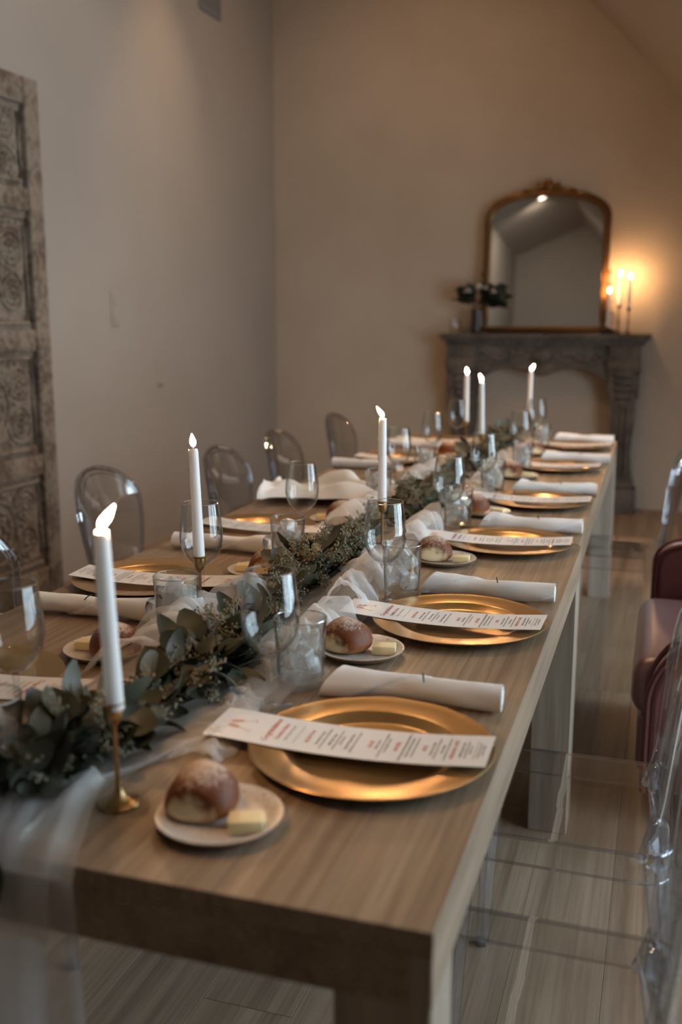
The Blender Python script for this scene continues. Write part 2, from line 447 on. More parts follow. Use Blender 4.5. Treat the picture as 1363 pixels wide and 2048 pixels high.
# ------------------------------------------------------------------ ceiling downlights
def downlight(x, y, energy, label, spot=62, col=(1, .80, .60), aim=None):
    z = zl(x) if x < RIDX else zr(x); sl = math.atan((RIDZ - ZL) / (RIDX - XL)) if x < RIDX else -math.atan(1.05)
    r = empty('recessed_light', (x, y, z - .001)); tag(r, label, 'ceiling light', 'recessed ceiling lights')
    r.rotation_euler = (0, -sl, 0)
    G().lathe([(.062, -.006), (.075, -.008), (.078, 0), (.062, 0)], 28, cap0=False, cap1=False).build('trim_ring', M['trim_metal'], r)
    G().lathe([(.0, -.002), (.061, -.002)], 28, cap0=False, cap1=False).build('lens', emit('downlight_lens', col, 9), r)
    l = bpy.data.lights.new('downlight_bulb', 'SPOT'); l.energy = energy; l.color = col; l.spot_size = R(spot); l.spot_blend = .9; l.shadow_soft_size = .06
    o = bpy.data.objects.new('downlight_bulb', l); COL.objects.link(o); o.location = (x, y, z - .05)
    if aim: o.rotation_euler = (Vector(aim) - o.location).to_track_quat('-Z', 'Y').to_euler()
WARM = (1, .64, .36)
downlight(-2.42, 5.55, 62, 'recessed downlight washing the left wall near the far corner', 62, WARM, aim=(-2.62, 5.6, 0))
downlight(-1.90, 4.3, 62, 'recessed downlight over the left side of the far table', 120, WARM)
downlight(-.75, 4.3, 95, 'recessed downlight over the right side of the far table', 120, WARM, aim=(-.75, 4.3, 0))
downlight(-1.5, 5.6, 62, 'added recessed downlight in front of the fireplace mantel, brightening the back wall', 130, WARM, aim=(-1.6, 6.6, 1.6))  # added lamp, unseen in the view, to brighten the upper back wall
downlight(-2.05, -2.2, 125, 'recessed downlight behind the camera, seen reflected at the top of the mirror', 125, (1, .84, .68), aim=(-2.3, -5.2, 1.4))

# ------------------------------------------------------------------ wall fittings
v = empty('wall_vent', (XL, 6.28, 3.38)); tag(v, 'grey slatted return-air vent high on the left wall', 'vent')
g = G()
for s_ in (-1, 1): g.box((.006, s_ * .15, 0), (.012, .02, .26)); g.box((.006, 0, s_ * .12), (.012, .28, .02))
g.build('vent_frame', M['vent'], v, False)
for i in range(9): G().box((.004, 0, -.088 + i * .022), (.006, .28, .012), M=None).build('slat', M['vent'], v, False)
sw = empty('light_switch', (XL, 4.955, 1.40)); tag(sw, 'beige double switch plate on the left wall beside the carved panel', 'switch')
G().box((.003, 0, 0), (.006, .075, .19), .002).build('switch_plate', M['switch'], sw)
for s_ in (-1, 1): G().box((.008, 0, s_ * .045), (.006, .034, .062), .002).build('rocker', M['switch'], sw)
G().lathe([(.011, 0), (.011, .004), (.004, .007), (.004, .02), (.009, .024), (.009, .028)], 12, RY(R(90))).build('wall_hook', M['vent'], None, loc=(XL, 5.44, .95))
tag(bpy.data.objects['wall_hook'], 'small grey metal hook low on the left wall behind the chairs', 'hook')

# ------------------------------------------------------------------ carved door panel leaning on the left wall
cp = empty('carved_panel', (XL + .005, 3.78, 0)); tag(cp, 'tall carved antique wooden door with worn beige paint against the left wall', 'carved door')
PW, PH, PT = .94, 2.42, .055
for s_ in (-1, 1): G().box((PT / 2, s_ * (PW / 2 - .055), PH / 2), (PT, .11, PH), .006, 2).build('stile', M['carved'], cp)
rails = [(0, .14), (.60, .10), (1.19, .10), (1.83, .10), (PH - .12, .12)]
for z0, hh in rails: G().box((PT / 2 - .003, 0, z0 + hh / 2), (PT - .006, PW - .22, hh), .006, 2).build('rail', M['carved'], cp)
random.seed(11)
for i in range(4):
    z0 = rails[i][0] + rails[i][1]; z1 = rails[i + 1][0]; hw = (PW - .22) / 2; zc = (z0 + z1) / 2; hh = (z1 - z0) / 2
    pn = G().box((.014, 0, zc), (.018, 2 * hw, 2 * hh)).build('carved_field', M['carved'], cp, False)
    g = G()     # raised frame moulding
    g.tube([(.03, -hw + .03, z0 + .03), (.03, hw - .03, z0 + .03), (.03, hw - .03, z1 - .03), (.03, -hw + .03, z1 - .03)], .014, 8, True)
    g.build('moulding', M['carved'], pn)
    g = G()
    Mx = RY(R(90))
    for cy, cz, rr in ((0, zc, .15), (.22, zc + .09, .085), (-.22, zc + .09, .085), (.22, zc - .09, .085), (-.22, zc - .09, .085)):
        for q in (1, .68, .36):
            g.tube([(.026, cy + rr * q * math.cos(a * PI / 12), cz + rr * q * math.sin(a * PI / 12)) for a in range(24)], .008 + .003 * q, 6, True)
        g.ball((.026, cy, cz), (.016, rr * .2, rr * .2))
        for a in range(8):
            an = a * PI / 4 + i * .3
            g.ball((.026, cy + rr * .53 * math.cos(an), cz + rr * .53 * math.sin(an)), (.012, rr * .13, rr * .13), 6, 5)
    for a in range(26):
        y_ = random.uniform(-hw + .06, hw - .06); z_ = random.choice((z0 + .075, z1 - .075)) + random.uniform(-.02, .02)
        g.ball((.024, y_, z_), (.012, random.uniform(.015, .035), random.uniform(.012, .026)), 7, 5)
    g.build('relief', M['carved'], pn)

# ------------------------------------------------------------------ stone mantel
MY = 7.11; MX0, MX1 = -1.555, -.105; MZ = 1.24
mt = empty('fireplace_mantel', ((MX0 + MX1) / 2, YB, 0)); tag(mt, 'carved grey cast-stone fireplace mantel against the far wall', 'mantel')
mw = MX1 - MX0; hw = mw / 2; D = YB - MY - .002
def sec(z0, z1, out, dep): return (0, -dep / 2 - .001, (z0 + z1) / 2), (mw - 2 * out, dep, z1 - z0)
g = G()
g.box(*sec(MZ - .028, MZ, 0, D), .006, 2); g.box(*sec(MZ - .05, MZ - .028, .018, D - .015), .006, 2); g.box(*sec(MZ - .078, MZ - .05, .04, D - .035), .01, 2)
g.build('shelf', M['stone'], mt)
# frieze with a serpentine arched lower edge
pts = [(-hw + .07, MZ - .078), (hw - .07, MZ - .078), (hw - .07, .93)]
ox = hw - .285
arch = []
for i in range(41):
    t = 1 - i / 20; a = abs(t)
    z = .93 + .07 * (1 - a ** 8) - .028 * math.exp(-(a * 6) ** 2) - .015 * math.cos(a * PI * 2) * (a < .9)
    arch.append((t * ox, z))
pts += arch + [(-hw + .07, .93)]
fr = G().prism(pts, 'y', -D + .07, -.002).build('frieze', M['stone'], mt, False)
g = G().tube([(x, -D + .065, z) for (x, z) in arch], .014, 8)
g.build('arch_moulding', M['stone'], mt)
g = G(); random.seed(3)
g.ball((0, -D + .065, 1.085), (.075, .03, .05), 14, 8)
for s_ in (-1, 1):
    for i in range(7):
        t = i / 6
        g.ball((s_ * (.10 + .30 * t), -D + .068, 1.085 + .025 * math.sin(t * 7)), (.04, .022, .026 - .012 * t), 8, 6, M=None)
    g.tube([(s_ * (.07 + .4 * t / 20), -D + .066, 1.05 + .018 * math.sin(t * .8)) for t in range(21)], .011, 6)
g.build('cartouche', M['stone'], mt)
for s_ in (-1, 1):
    cx = s_ * (hw - .165)
    G().box((cx, -.11, .085), (.23, .218, .17), .012, 2).box((cx, -.105, .195), (.19, .20, .05), .015, 2).build('plinth', M['stone'], mt)
    g = G()
    g.grid(lambda u, w_: ((lambda z, q: (cx + (.085 - .02 * math.sin(PI * min(1, z / .62)) ) * q[0], -.095 + (.085 + .02 * z) * q[1] , .22 + z * .66))(u, [(-1, 1), (-1, -1), (1, -1), (1, 1)][min(3, int(w_ * 4 + 1e-6))])), 8, 4, False, True)
    g.build('pilaster', M['stone'], mt, False)
    g = G()
    for q in (-.04, 0, .04): g.tube([(cx + q, -.183 - .012, .27), (cx + q, -.19 - .012, .78)], .014, 8)
    g.build('fluting', M['stone'], mt)
    g = G()
    prof = []
    for i in range(25):
        t = i / 24; prof.append((-.17 - .075 * math.sin(t * PI * .55) - .02 * math.sin(t * PI * 2), .80 + t * .36))
    poly = prof + [(-.004, 1.16), (-.004, .80)]
    g.prism(poly, 'x', cx - .10, cx + .10)
    g.build('corbel', M['stone'], mt, False)
    g = G()
    g.lathe([(.0, -.112), (.045, -.112), (.058, -.10), (.058, .10), (.045, .112), (0, .112)], 20, TR(cx, -.205, 1.02) @ RY(R(90)), False, False)
    for i in range(5): g.ball((cx, -.235 + .012 * i, .97 - .05 * i), (.085 - .008 * i, .03, .032), 10, 6)
    g.build('scroll', M['stone'], mt)

# ------------------------------------------------------------------ mirror leaning on the mantel
mir = empty('arched_mirror', (-.842, 7.255, MZ + .001)); tag(mir, 'large arched mirror in an ornate antique gold frame on the mantel', 'mirror')
mir.rotation_euler = (R(-3.0), 0, 0)
def mir_outline(w, h, n=16):
    # half width w: straight sides, rounded shoulders, gently crowned top
    sh = h * .80; pts = [(-w, 0)]
    pts += [(-w, sh * i / 6) for i in range(1, 7)]
    for i in range(1, n + 1):
        a = PI / 2 * i / n
        pts.append((-w + w * (1 - math.cos(a)) * .55 + .45 * w * (i / n) ** 2, sh + (h - sh) * math.sin(a) ** .9))
    pts += [(-x, z) for (x, z) in reversed(pts[:-1])]
    return pts
mo = mir_outline(.405, .925)
pl = [(x, z + .03) for (x, z) in mo]
G().prism([(x * .99, z) for x, z in pl], 'y', -.006, .006).build('mirror_glass', M['mirror'], mir, False)
g = G(); path = [(x, 0, z) for (x, z) in pl]
g.tube(path, .021, 10, True); g.tube([(x * 1.045, 0, .03 + (z - .03) * 1.022) for (x, _, z) in path], .012, 8, True); g.tube([(x * .965, -.012, .03 + (z - .03) * .985) for (x, _, z) in path], .007, 6, True)
fm = g.build('frame', M['gold'], mir)
g = G()
zt = .03 + .925
g.ball((0, -.01, zt + .055), (.038, .022, .042), 10, 7)
for s_ in (-1, 1):
    g.tube([(s_ * (.03 + .20 * t / 14), -.008, zt + .045 - .045 * (t / 14) ** .6 + .014 * math.sin(t * .9)) for t in range(15)], lambda t: .02 - .012 * t, 8)
    for i in range(4):
        g.ball((s_ * (.045 + .03 * i), -.014, zt + .04 - .01 * i), (.02, .014, .014), 7, 5)
    g.tube([(s_ * (.06 + .024 * (1 - a / 18) * math.cos(a * .5)), -.016, zt + .05 + .024 * (1 - a / 18) * math.sin(a * .5)) for a in range(16)], .006, 6)
g.build('crest', M['gold'], fm)
for s_ in (-1, 1):
    g = G()
    for j, zc in enumerate((.06, .13, .21, .30, .38)):
        rr = .032 - .004 * j
        g.tube([(s_ * (.43 + .012 * math.sin(j)) + rr * (1 - a / 20) * math.cos(a * .45), -.012, zc + rr * (1 - a / 20) * math.sin(a * .45)) for a in range(18)], .007, 6)
        g.ball((s_ * .43, -.01, zc + .035), (.018, .014, .022), 7, 5)
    g.build('scrollwork', M['gold'], fm)

# ------------------------------------------------------------------ tables
TZ = .76
def table(y0, y1, x0, x1, rz, label):
    t = empty('dining_table', ((x0 + x1) / 2, (y0 + y1) / 2, 0), rz); tag(t, label, 'table', 'oak tables pushed end to end')
    w, L = x1 - x0, y1 - y0; nb = 9; bw = w / nb
    bm_ = G().box((0, 0, TZ - .013), (bw - .0004, L, .026), .0006).mesh('top_board', M['table'], False)
    for i in range(nb): obj('top_board', bm_, t, (-w / 2 + bw * (i + .5), 0, 0))
    ap = G()
    for s_ in (-1, 1):
        ap.box((s_ * (w / 2 - .012), 0, TZ - .055), (.022, L - .004, .057)); ap.box((0, s_ * (L / 2 - .012), TZ - .055), (w - .05, .022, .057))
    ap.build('apron', M['table'], t, False)
    for sx in (-1, 1):
        for sy in (-1, 1):
            G().box((sx * (w / 2 - .0515), sy * (L / 2 - .0515), (TZ - .027) / 2), (.1005, .1005, TZ - .027), .002).build('leg', M['leg'], t, False)
    return t
table(.846, 2.598, -1.231, -.179, 0, 'near oak dining table with thick square legs under the first settings')
table(2.604, 4.985, -1.238, -.194, R(.35), 'far oak dining table butted against the near one, toward the mantel')

# ------------------------------------------------------------------ ghost chairs
def make_chair():
    t = empty('ghost_chair')
    hx, hy, zs = .185, .185, .462
    def rr(hx, hy, r, n=6):
        p = []
        for (sx, sy, a0) in ((1, 1, 0), (-1, 1, 90), (-1, -1, 180), (1, -1, 270)):
            for i in range(n + 1):
                a = R(a0 + 90 * i / n); p.append((sx * (hx - r) + r * math.cos(a), sy * (hy - r) + r * math.sin(a)))
        return p
    o = rr(hx, hy, .045); i_ = rr(hx - .006, hy - .006, .04); n = len(o)
    g = G(); rings = [[(x, y, zs - .052) for x, y in o], [(x, y, zs - .006) for x, y in o], [(x * .985, y * .985, zs) for x, y in o],
                      [(x * .3, y * .3, zs - .004) for x, y in o]]
    v = sum(rings, []); f = []
    for a in range(len(rings) - 1):
        for k in range(n): f.append((a * n + k, a * n + (k + 1) % n, (a + 1) * n + (k + 1) % n, (a + 1) * n + k))
    f.append(tuple(3 * n + k for k in range(n)))
    g.add(v, f); g.build('seat', M['acrylic'], t)
    g = G()
    g.tube([(x, y, zs - .003) for x, y in o], .0035, 6, True); g.build('seat_rim', M['acrylic_edge'], t)
    g = G(); g.tube([(x, y, zs - .053) for x, y in o], .0025, 6, True); g.build('seat_skirt_edge', M['acrylic_edge'], t)
    for sx in (-1, 1):
        for sy in (-1, 1):
            a = Vector((sx * (hx - .022), sy * (hy - .022), zs - .03)); b = Vector((sx * (hx - .005) + (-.03 if sx < 0 else -.0), sy * (hy - .012), 0))
            lg = G().tube([a.lerp(b, q / 5) for q in range(6)], lambda q: .021 - .008 * q, 4); lg.build('leg', M['acrylic_edge'] if False else M['acrylic'], t, False)
            g = G()
            for e in range(4):
                an = e * PI / 2
                g.tube([tuple(a.lerp(b, q / 5) + Vector((math.cos(an), math.sin(an), 0)) * (.021 - .008 * q / 5)) for q in range(6)], .0022, 5)
            g.lathe([(.0, 0), (.014, 0), (.014, .012), (0, .012)], 8, TR(b.x, b.y, 0))
            ed = g.build('leg_edge', M['acrylic_edge'], KIDS[t][-1])
    # back: waisted medallion shell, curved round the sitter, slightly raked
    H0, H1 = zs - .03, .885
    def wid(v):
        if v < .22: return .150 - .018 * math.sin(v / .22 * PI / 2)
        q = (v - .22) / .78
        return .132 + .056 * math.sin(q * PI * .62) if q < .62 else (.132 + .056 * math.sin(.62 * PI * .62)) * math.sqrt(max(0, 1 - ((q - .62) / .38) ** 2.3))
    def shell(u, v, off=0):
        v = 1 - (1 - v) ** 1.9
        w = wid(v); s_ = (u * 2 - 1) * w
        x = -.165 - .085 * v + 1.25 * s_ * s_ - off
        return (x, s_, H0 + (H1 - H0) * v)
    g = G()
    g.grid(lambda u, v: shell(u, v, 0), 13, 28); g.grid(lambda u, v: shell(u, v, .007), 13, 28)
    g.build('backrest', M['acrylic'], t, fixn=False)
    rim = [shell(0, i / 28) for i in range(29)] + [shell(1, 1 - i / 28) for i in range(1, 29)]
    G().tube(rim, .0085, 8).build('back_rim', M['acrylic_edge'], t)
    rim2 = [(p[0] + .012, p[1] * .86, H0 + (p[2] - H0) * .965) for p in rim]
    G().tube(rim2[4:-4], .0022, 6).build('back_inner_line', M['acrylic_edge'], t)
    for s_ in (-1, 1): G().box((-.165, s_ * .118, zs + .005), (.03, .04, .055), .008, 2).build('back_socket', M['acrylic_edge'], t)
    return t
chair = make_chair()
GC = 'clear ghost chairs along the tables'
spots = [(-.128, 1.185, PI, 'clear acrylic ghost chair nearest the camera on the right side of the table'),
         (-.128, 1.79, PI, 'clear acrylic ghost chair beside the burgundy armchair, on its camera side'),
         (-.128, 3.99, PI, 'clear acrylic ghost chair just beyond the burgundy armchair'),
         (-1.285, 1.80, 0, 'clear acrylic ghost chair on the left, cut by the left frame edge'),
         (-1.42, 2.68, 0, 'clear acrylic ghost chair on the left, behind the nearest flame'),
         (-1.285, 3.27, 0, 'clear acrylic ghost chair on the left behind the second candle'),
         (-1.285, 3.84, 0, 'clear acrylic ghost chair on the left behind the loosely unfolded napkin'),
         (-1.285, 4.60, 0, 'farthest clear acrylic ghost chair on the left by the far corner')]
random.seed(21)
for i, (x, y, rz, lab) in enumerate(spots):
    c = chair if i == 0 else dup(chair)
    c.location = (x, y, 0); c.rotation_euler = (0, 0, rz + (random.uniform(-.05, .05) if i > 2 else 0)); tag(c, lab, 'chair', GC)

# ------------------------------------------------------------------ burgundy armchair
ac = empty('armchair', (.33, 3.06, 0)); tag(ac, 'burgundy leather armchair with piped arms pulled up to the right of the table', 'armchair')
def soft(c, d, bev): return G().box(c, d, bev, 5)
soft((.0, 0, .345), (.74, .70, .17), .055).build('seat_cushion', M['leather'], ac)
soft((.0, 0, .19), (.70, .70, .18), .03).build('seat_base', M['leather'], ac)
soft((.36, 0, .56), (.14, .72, .62), .06).build('backrest', M['leather'], ac)
for s_ in (-1, 1):
    pts = []
    x0, x1, zb = -.325, .40, .10; ztp, rr = (.60, .085) if s_ > 0 else (.555, .21)
    pts = [(x1, zb), (x1, ztp + .03)]
    for i in range(13):
        a = PI / 2 * i / 12; pts.append((x0 + rr * 1.1 - rr * 1.1 * math.sin(a), ztp - rr + rr * math.cos(a)))
    pts.append((x0, zb)) 
    bm = bmesh.new()
    y0 = s_ * .36 - .0; y1 = s_ * .46
    gg = G().prism(pts, 'y', min(y0, y1), max(y0, y1)); arm = gg.build('arm', M['leather'], ac, True)
    md = arm.modifiers.new('soft_edge', 'BEVEL'); md.width = .022; md.segments = 3; md.limit_method = 'ANGLE'; md.angle_limit = R(60)
    for yy in (y0, y1):
        G().tube([(x, yy * 1.0 - (.006 if yy > 0 else -.006), z) for x, z in pts[1:]], .009, 8).build('piping', M['piping'], arm)
for sx in (-1, 1):
    for sy in (-1, 1): G().lathe([(.014, 0), (.022, .13)], 12, TR(sx * .28 + .03, sy * .33, 0)).build('leg', M['dark_metal'], ac)

# ------------------------------------------------------------------ place settings: meshes
ch_prof = [(0, .0015), (.098, .0015), (.106, .003), (.116, .0115), (.121, .0135), (.150, .0155), (.160, .0165), (.1645, .0175), (.1655, .0168), (.1645, .0155), (.150, .0125), (.118, .0085), (.108, .0), (0, 0)]
ME = {}
ME['charger'] = G().lathe(ch_prof, 72, cap0=False, cap1=False).mesh('charger_plate', M['charger'])
ME['plate'] = G().lathe([(0, .004), (.050, .004), (.060, .0065), (.072, .0135), (.0742, .0135), (.0735, .012)], 48, cap0=False, cap1=False).mesh('plate_top', M['stoneware'])
ME['plate_foot'] = G().lathe([(.0735, .012), (.0748, .0135), (.0755, .0128), (.066, .004), (.045, 0.0), (0, 0)], 48, cap0=False, cap1=False).mesh('plate_underside', M['plate_rim'])
def rollfn(seed):
    def fn(p):
        x, y, z = p
        n_ = noise.noise(Vector((x * 22 + seed * 7, y * 22, z * 22))) * .0045
        l = math.sqrt(x * x + y * y + z * z) + 1e-6
        x += x / l * n_; y += y / l * n_; z += z / l * n_
        if z < 0: z *= .35
        if x > .034 and z < .036: x = .034 + (x - .034) * .25 + noise.noise(Vector((y * 90, z * 90, seed))) * .0012
        return (x, y, z + .014)
    return fn
for i in range(4):
    ME['roll%d' % i] = G().ball((0, 0, 0), (.047, .044 + .001 * i, .045), 36, 22, fn=rollfn(i)).mesh('bread_roll', M['bread'])
ME['butter'] = G().box((0, 0, .0075), (.040, .030, .015), .0014, 2).mesh('butter_pat', M['butter'])
# wine glass
wg = [(.0, .0005), (.034, .0005), (.0365, .0015), (.034, .0028), (.012, .006), (.0052, .012), (.0040, .03), (.0038, .07), (.0054, .082)]
bowl_o = [(.0054, .082), (.010, .0865), (.022, .094), (.033, .106), (.0405, .122), (.0435, .140), (.0432, .156), (.0412, .178), (.0385, .198), (.0362, .2145)]
bowl_i = [(.0352, .2145), (.0374, .198), (.0400, .178), (.0420, .156), (.0422, .140), (.0393, .1225), (.0318, .1075), (.021, .096), (.008, .0895), (0, .0888)]
ME['wg_foot'] = G().lathe(wg, 32, cap0=False, cap1=False).mesh('foot_and_stem', M['glass'])
ME['wg_bowl'] = G().lathe(bowl_o + bowl_i, 40, cap0=False, cap1=False).mesh('bowl', M['glass'])
ME['wg_rim'] = G().tube([(.0358 * math.cos(a * PI / 20), .0358 * math.sin(a * PI / 20), .2145) for a in range(40)], .0009, 6, True).mesh('rim', M['glass_rim'])
def wine(x, y, label):
    t = empty('wine_glass', (x, y, TZ + .0005), random.random() * 6); tag(t, label, 'wine glass', 'stemmed wine glasses at the settings')
    obj('foot_and_stem', ME['wg_foot'], t); obj('bowl', ME['wg_bowl'], t); obj('rim', ME['wg_rim'], t)
# tumbler with iced water
tum = [(0, 0.0), (.0355, 0), (.0372, .003), (.0385, .03), (.0405, .075), (.0425, .1115), (.0414, .1115), (.0394, .075), (.0372, .03), (.0355, .012), (0, .0115)]
ME['tumbler'] = G().lathe(tum, 36, cap0=False, cap1=False).mesh('glass_wall', M['glass'])
ME['tum_rim'] = G().tube([(.042 * math.cos(a * PI / 20), .042 * math.sin(a * PI / 20), .1115) for a in range(40)], .0010, 6, True).mesh('rim', M['glass_rim'])
ME['water'] = G().lathe([(0, .0125), (.034, .0125), (.0365, .03), (.0388, .075), (.0394, .089), (0, .0885)], 32, cap0=False, cap1=False).mesh('water', M['water'])
random.seed(9)
ME['ice'] = []
for i in range(4):
    bm = bmesh.new(); bmesh.ops.create_cube(bm, size=1)
    for q in bm.verts: q.co = Vector((q.co.x * .030, q.co.y * .028, q.co.z * .026)) + Vector([random.uniform(-.003, .003) for _ in range(3)])
    bmesh.ops.bevel(bm, geom=bm.edges[:], offset=.004, segments=2, profile=.6, affect='EDGES')
    me = bpy.data.meshes.new('ice_cube'); bm.to_mesh(me); bm.free(); me.materials.append(M['ice']); me.shade_smooth(); ME['ice'].append(me)
ice_spots = [(.012, .010, .030), (-.015, .006, .040), (.006, -.016, .050), (-.008, .013, .064), (.016, .002, .074), (-.014, -.010, .080), (.002, .004, .090)]
def tumbler(x, y, label):
    t = empty('water_tumbler', (x, y, TZ + .0005), random.random() * 6); tag(t, label, 'water glass', 'tumblers of iced water at the settings')
    obj('glass_wall', ME['tumbler'], t); obj('rim', ME['tum_rim'], t); w = obj('water', ME['water'], t)
    for s_ in ice_spots:
        o = obj('ice_cube', random.choice(ME['ice']), w, s_, [random.uniform(0, 6) for _ in range(3)])
# rolled napkin
def napkin_mesh(seed):
    def fn(u, a):
        an = 2 * PI * a; x = -.132 + .264 * u
        sp = (a + u * 1.15 + seed * .17) % 1.0; sp = min(1, sp * 1.25) ** 1.5 if sp < .8 else max(0, 1 - (sp - .8) / .012) if sp < .812 else 0.0
        bend = .004 * math.sin(u * 5 + seed)
        r = .0198 + .0034 * sp + .0022 * noise.noise(Vector((u * 5, math.cos(an), math.sin(an) + seed)))
        r += .0062 * max(0, (.30 - u) / .30) ** 1.2 - .0022 * math.exp(-((u - .42) / .12) ** 2)
        slant = -.017 * math.cos(an + 2.2) * max(0, 1 - u * 4)
        return (x + slant, bend + r * math.cos(an) * 1.08, .0225 + r * math.sin(an) * .93 - .0012)
    g = G(); g.grid(fn, 48, 96, False, True)
    def inner(end):
        def f2(w_, a):
            p = fn(end, a); k = 1 - .34 * w_; d = (.012 + .010 * w_) * (1 if end == 0 else -1) * (w_ > 0)
            return (p[0] + d, p[1] * k, .0215 + (p[2] - .0215) * k)
        return f2
    for e in (0, 1): g.grid(inner(e), 5, 96, False, True)
    for e in (0, 1):                                   # coiled inner edge
        pth = []
        for i in range(40):
            an = i * .42; rr = .016 * (1 - i / 46); pth.append(((-.126 if e == 0 else .1305), rr * math.cos(an), .0215 + rr * math.sin(an) * .9))
        g.tube(pth, .0013, 5)
    for i, p in enumerate(g.v):
        if p[2] < .0008: g.v[i] = (p[0], p[1], .0008)
    return g.mesh('napkin_cloth', M['white_cloth'])
NAP = [napkin_mesh(i) for i in range(4)]
def stitch_mesh(a0, a1):
    return G().tube([(.012 + .006 * (i / 8 - .5), .002 + .0240 * math.cos(R(a0 + (a1 - a0) * i / 8)) * 1.08, .0213 + .0245 * math.sin(R(a0 + (a1 - a0) * i / 8)) * .93) for i in range(9)], .0012, 5).mesh('stitch_mark', M['stitch'])
ME['stitch_r'] = stitch_mesh(82, 132); ME['stitch_l'] = stitch_mesh(98, 48)
def napkin(x, y, rz, i, label):
    t = empty('rolled_napkin', (x, y, TZ), rz); tag(t, label, 'napkin', 'rolled white napkins')
    obj('napkin_cloth', NAP[i % 4], t); obj('stitch_mark', ME['stitch_l' if abs(rz) > 1 else 'stitch_r'], t)
# menu card
CL, CW = .385, .098
def cz(x):
    a = abs(x + .0)
    return .0125 + .0068 * (a / .15) ** 2 if a < .15 else .0193 + .0907 * (a - .15) * (1 if x > 0 else .45)
g = G(); nx_ = 30
def cfn(off): return lambda u, v: (-CL / 2 + CL * u, -CW / 2 + CW * v, cz(-CL / 2 + CL * u) + off)
g.grid(cfn(.0), nx_, 2); g.grid(cfn(.0006), nx_, 2)
n2 = nx_ * 2
for i in range(nx_ - 1):
    for j in (0, 1): g.f.append((i * 2 + j, (i + 1) * 2 + j, n2 + (i + 1) * 2 + j, n2 + i * 2 + j))
for i in (0, nx_ - 1): g.f.append((i * 2, i * 2 + 1, n2 + i * 2 + 1, n2 + i * 2))
ME['card'] = g.mesh('menu_card', M['card'], False)
def text_geo(lines, shear=0):
    out = G()
    for (s_, size, u, sp) in lines:
        cu = bpy.data.curves.new('t', 'FONT'); cu.body = s_; cu.size = size; cu.align_x = 'CENTER'; cu.shear = shear; cu.resolution_u = 1; cu.space_character = sp; cu.offset = size * .018
        ob = bpy.data.objects.new('t', cu); COL.objects.link(ob)
        dg = bpy.context.evaluated_depsgraph_get(); me = ob.evaluated_get(dg).to_mesh()
        x0 = -CL / 2 + CL * u
        v = [(x0 - p.co.y, p.co.x, cz(x0 - p.co.y) + .00085) for p in me.vertices]; f = [tuple(p.vertices) for p in me.polygons]
        out.add(v, f); ob.evaluated_get(dg).to_mesh_clear(); bpy.data.objects.remove(ob); bpy.data.curves.remove(cu)
    return out
script = text_geo([('Congratulations', .0125, .225, .95), ('Danielle & Brian', .0085, .262, .95)], .35)
heads = text_geo([('RECEPTION', .0078, .368, 1.0), ('SALAD', .0078, .590, 1.0), ('ENTREES', .0078, .685, 1.0), ('SIDES', .0078, .782, 1.0), ('WEDDING CAKE', .0078, .884, 1.0)])
bold = text_geo([('Sunday, October 17th, 2021', .0042, .288, 1.05), ('Bruschetta Crostini', .0054, .402, 1), ('Mini Crab Cakes', .0054, .448, 1), ('Bacon Wrapped Dates', .0054, .510, 1),
                 ('Baby Greens', .0054, .612, 1), ('Herb Crusted Chicken Breast with Rice', .0054, .709, 1), ('Roast Prime Beef Tenderloin', .0054, .727, 1),
                 ('Potatoes au Gratin', .0054, .806, 1), ('Green Beans', .0054, .842, 1), ('Vanilla & Lemon Cake', .0054, .908, 1)])
fine = text_geo([('tomato, basil, garlic, olive oil & balsamic', .0042, .420, 1), ('with lemon aioli and chives on toast', .0042, .466, 1), ('fresh herb salad', .0042, .482, 1), ('stuffed with goat cheese & honey glaze', .0042, .530, 1),
                 ('pears, walnuts, cranberries and crumbled blue', .0042, .630, 1), ('house vinaigrette dressing', .0042, .645, 1), ('red wine demi & roasted mushrooms', .0042, .744, 1),
                 ('cream, thyme, gruyere & roasted garlic', .0042, .821, 1), ('with toasted almonds and shallot butter', .0042, .857, 1), ('buttercream filling, fresh berries', .0042, .923, 1), ('whipped cream', .0042, .936, 1),
                 ('please let your server know', .0042, .966, 1), ('of any food allergies', .0042, .979, 1)])
for u in (.318, .950):
    x0 = -CL / 2 + CL * u; bold.add([(x0, -.03, cz(x0) + .00085), (x0 + .0005, -.03, cz(x0) + .00085), (x0 + .0005, .03, cz(x0) + .00085), (x0, .03, cz(x0) + .00085)], [(0, 1, 2, 3)])
ME['script'] = script.mesh('script_lettering', M['pink_ink'], False, False)
ME['heads'] = heads.mesh('heading_lettering', M['pink_ink'], False, False)
ME['bold'] = bold.mesh('dish_lettering', M['ink'], False, False)
ME['fine'] = fine.mesh('fine_lettering', M['ink'], False, False)
g = G()         # two clinking champagne glasses printed at the card's head
def pz(x, y): return (x, y, cz(x) + .0009)
for s_ in (-1, 1):
    c0 = Vector((-CL / 2 + .030, s_ * .008)); ax = Vector((1, s_ * .35)).normalized(); sx = Vector((-ax.y, ax.x))
    el = [c0 + ax * (.010 * math.cos(a * PI / 8)) + sx * (.0045 * math.sin(a * PI / 8)) for a in range(16)]
    g.add([pz(*p) for p in el], [tuple(range(16))])
    for (a0, a1, w_) in ((.010, .026, .0006), (.026, .027, .006)):
        q = [c0 + ax * a0 - sx * w_, c0 + ax * a1 - sx * w_, c0 + ax * a1 + sx * w_, c0 + ax * a0 + sx * w_]
        g.add([pz(*p) for p in q], [(0, 1, 2, 3)])
ME['toast'] = g.mesh('toasting_glasses_print', M['rose_ink'], False, False)
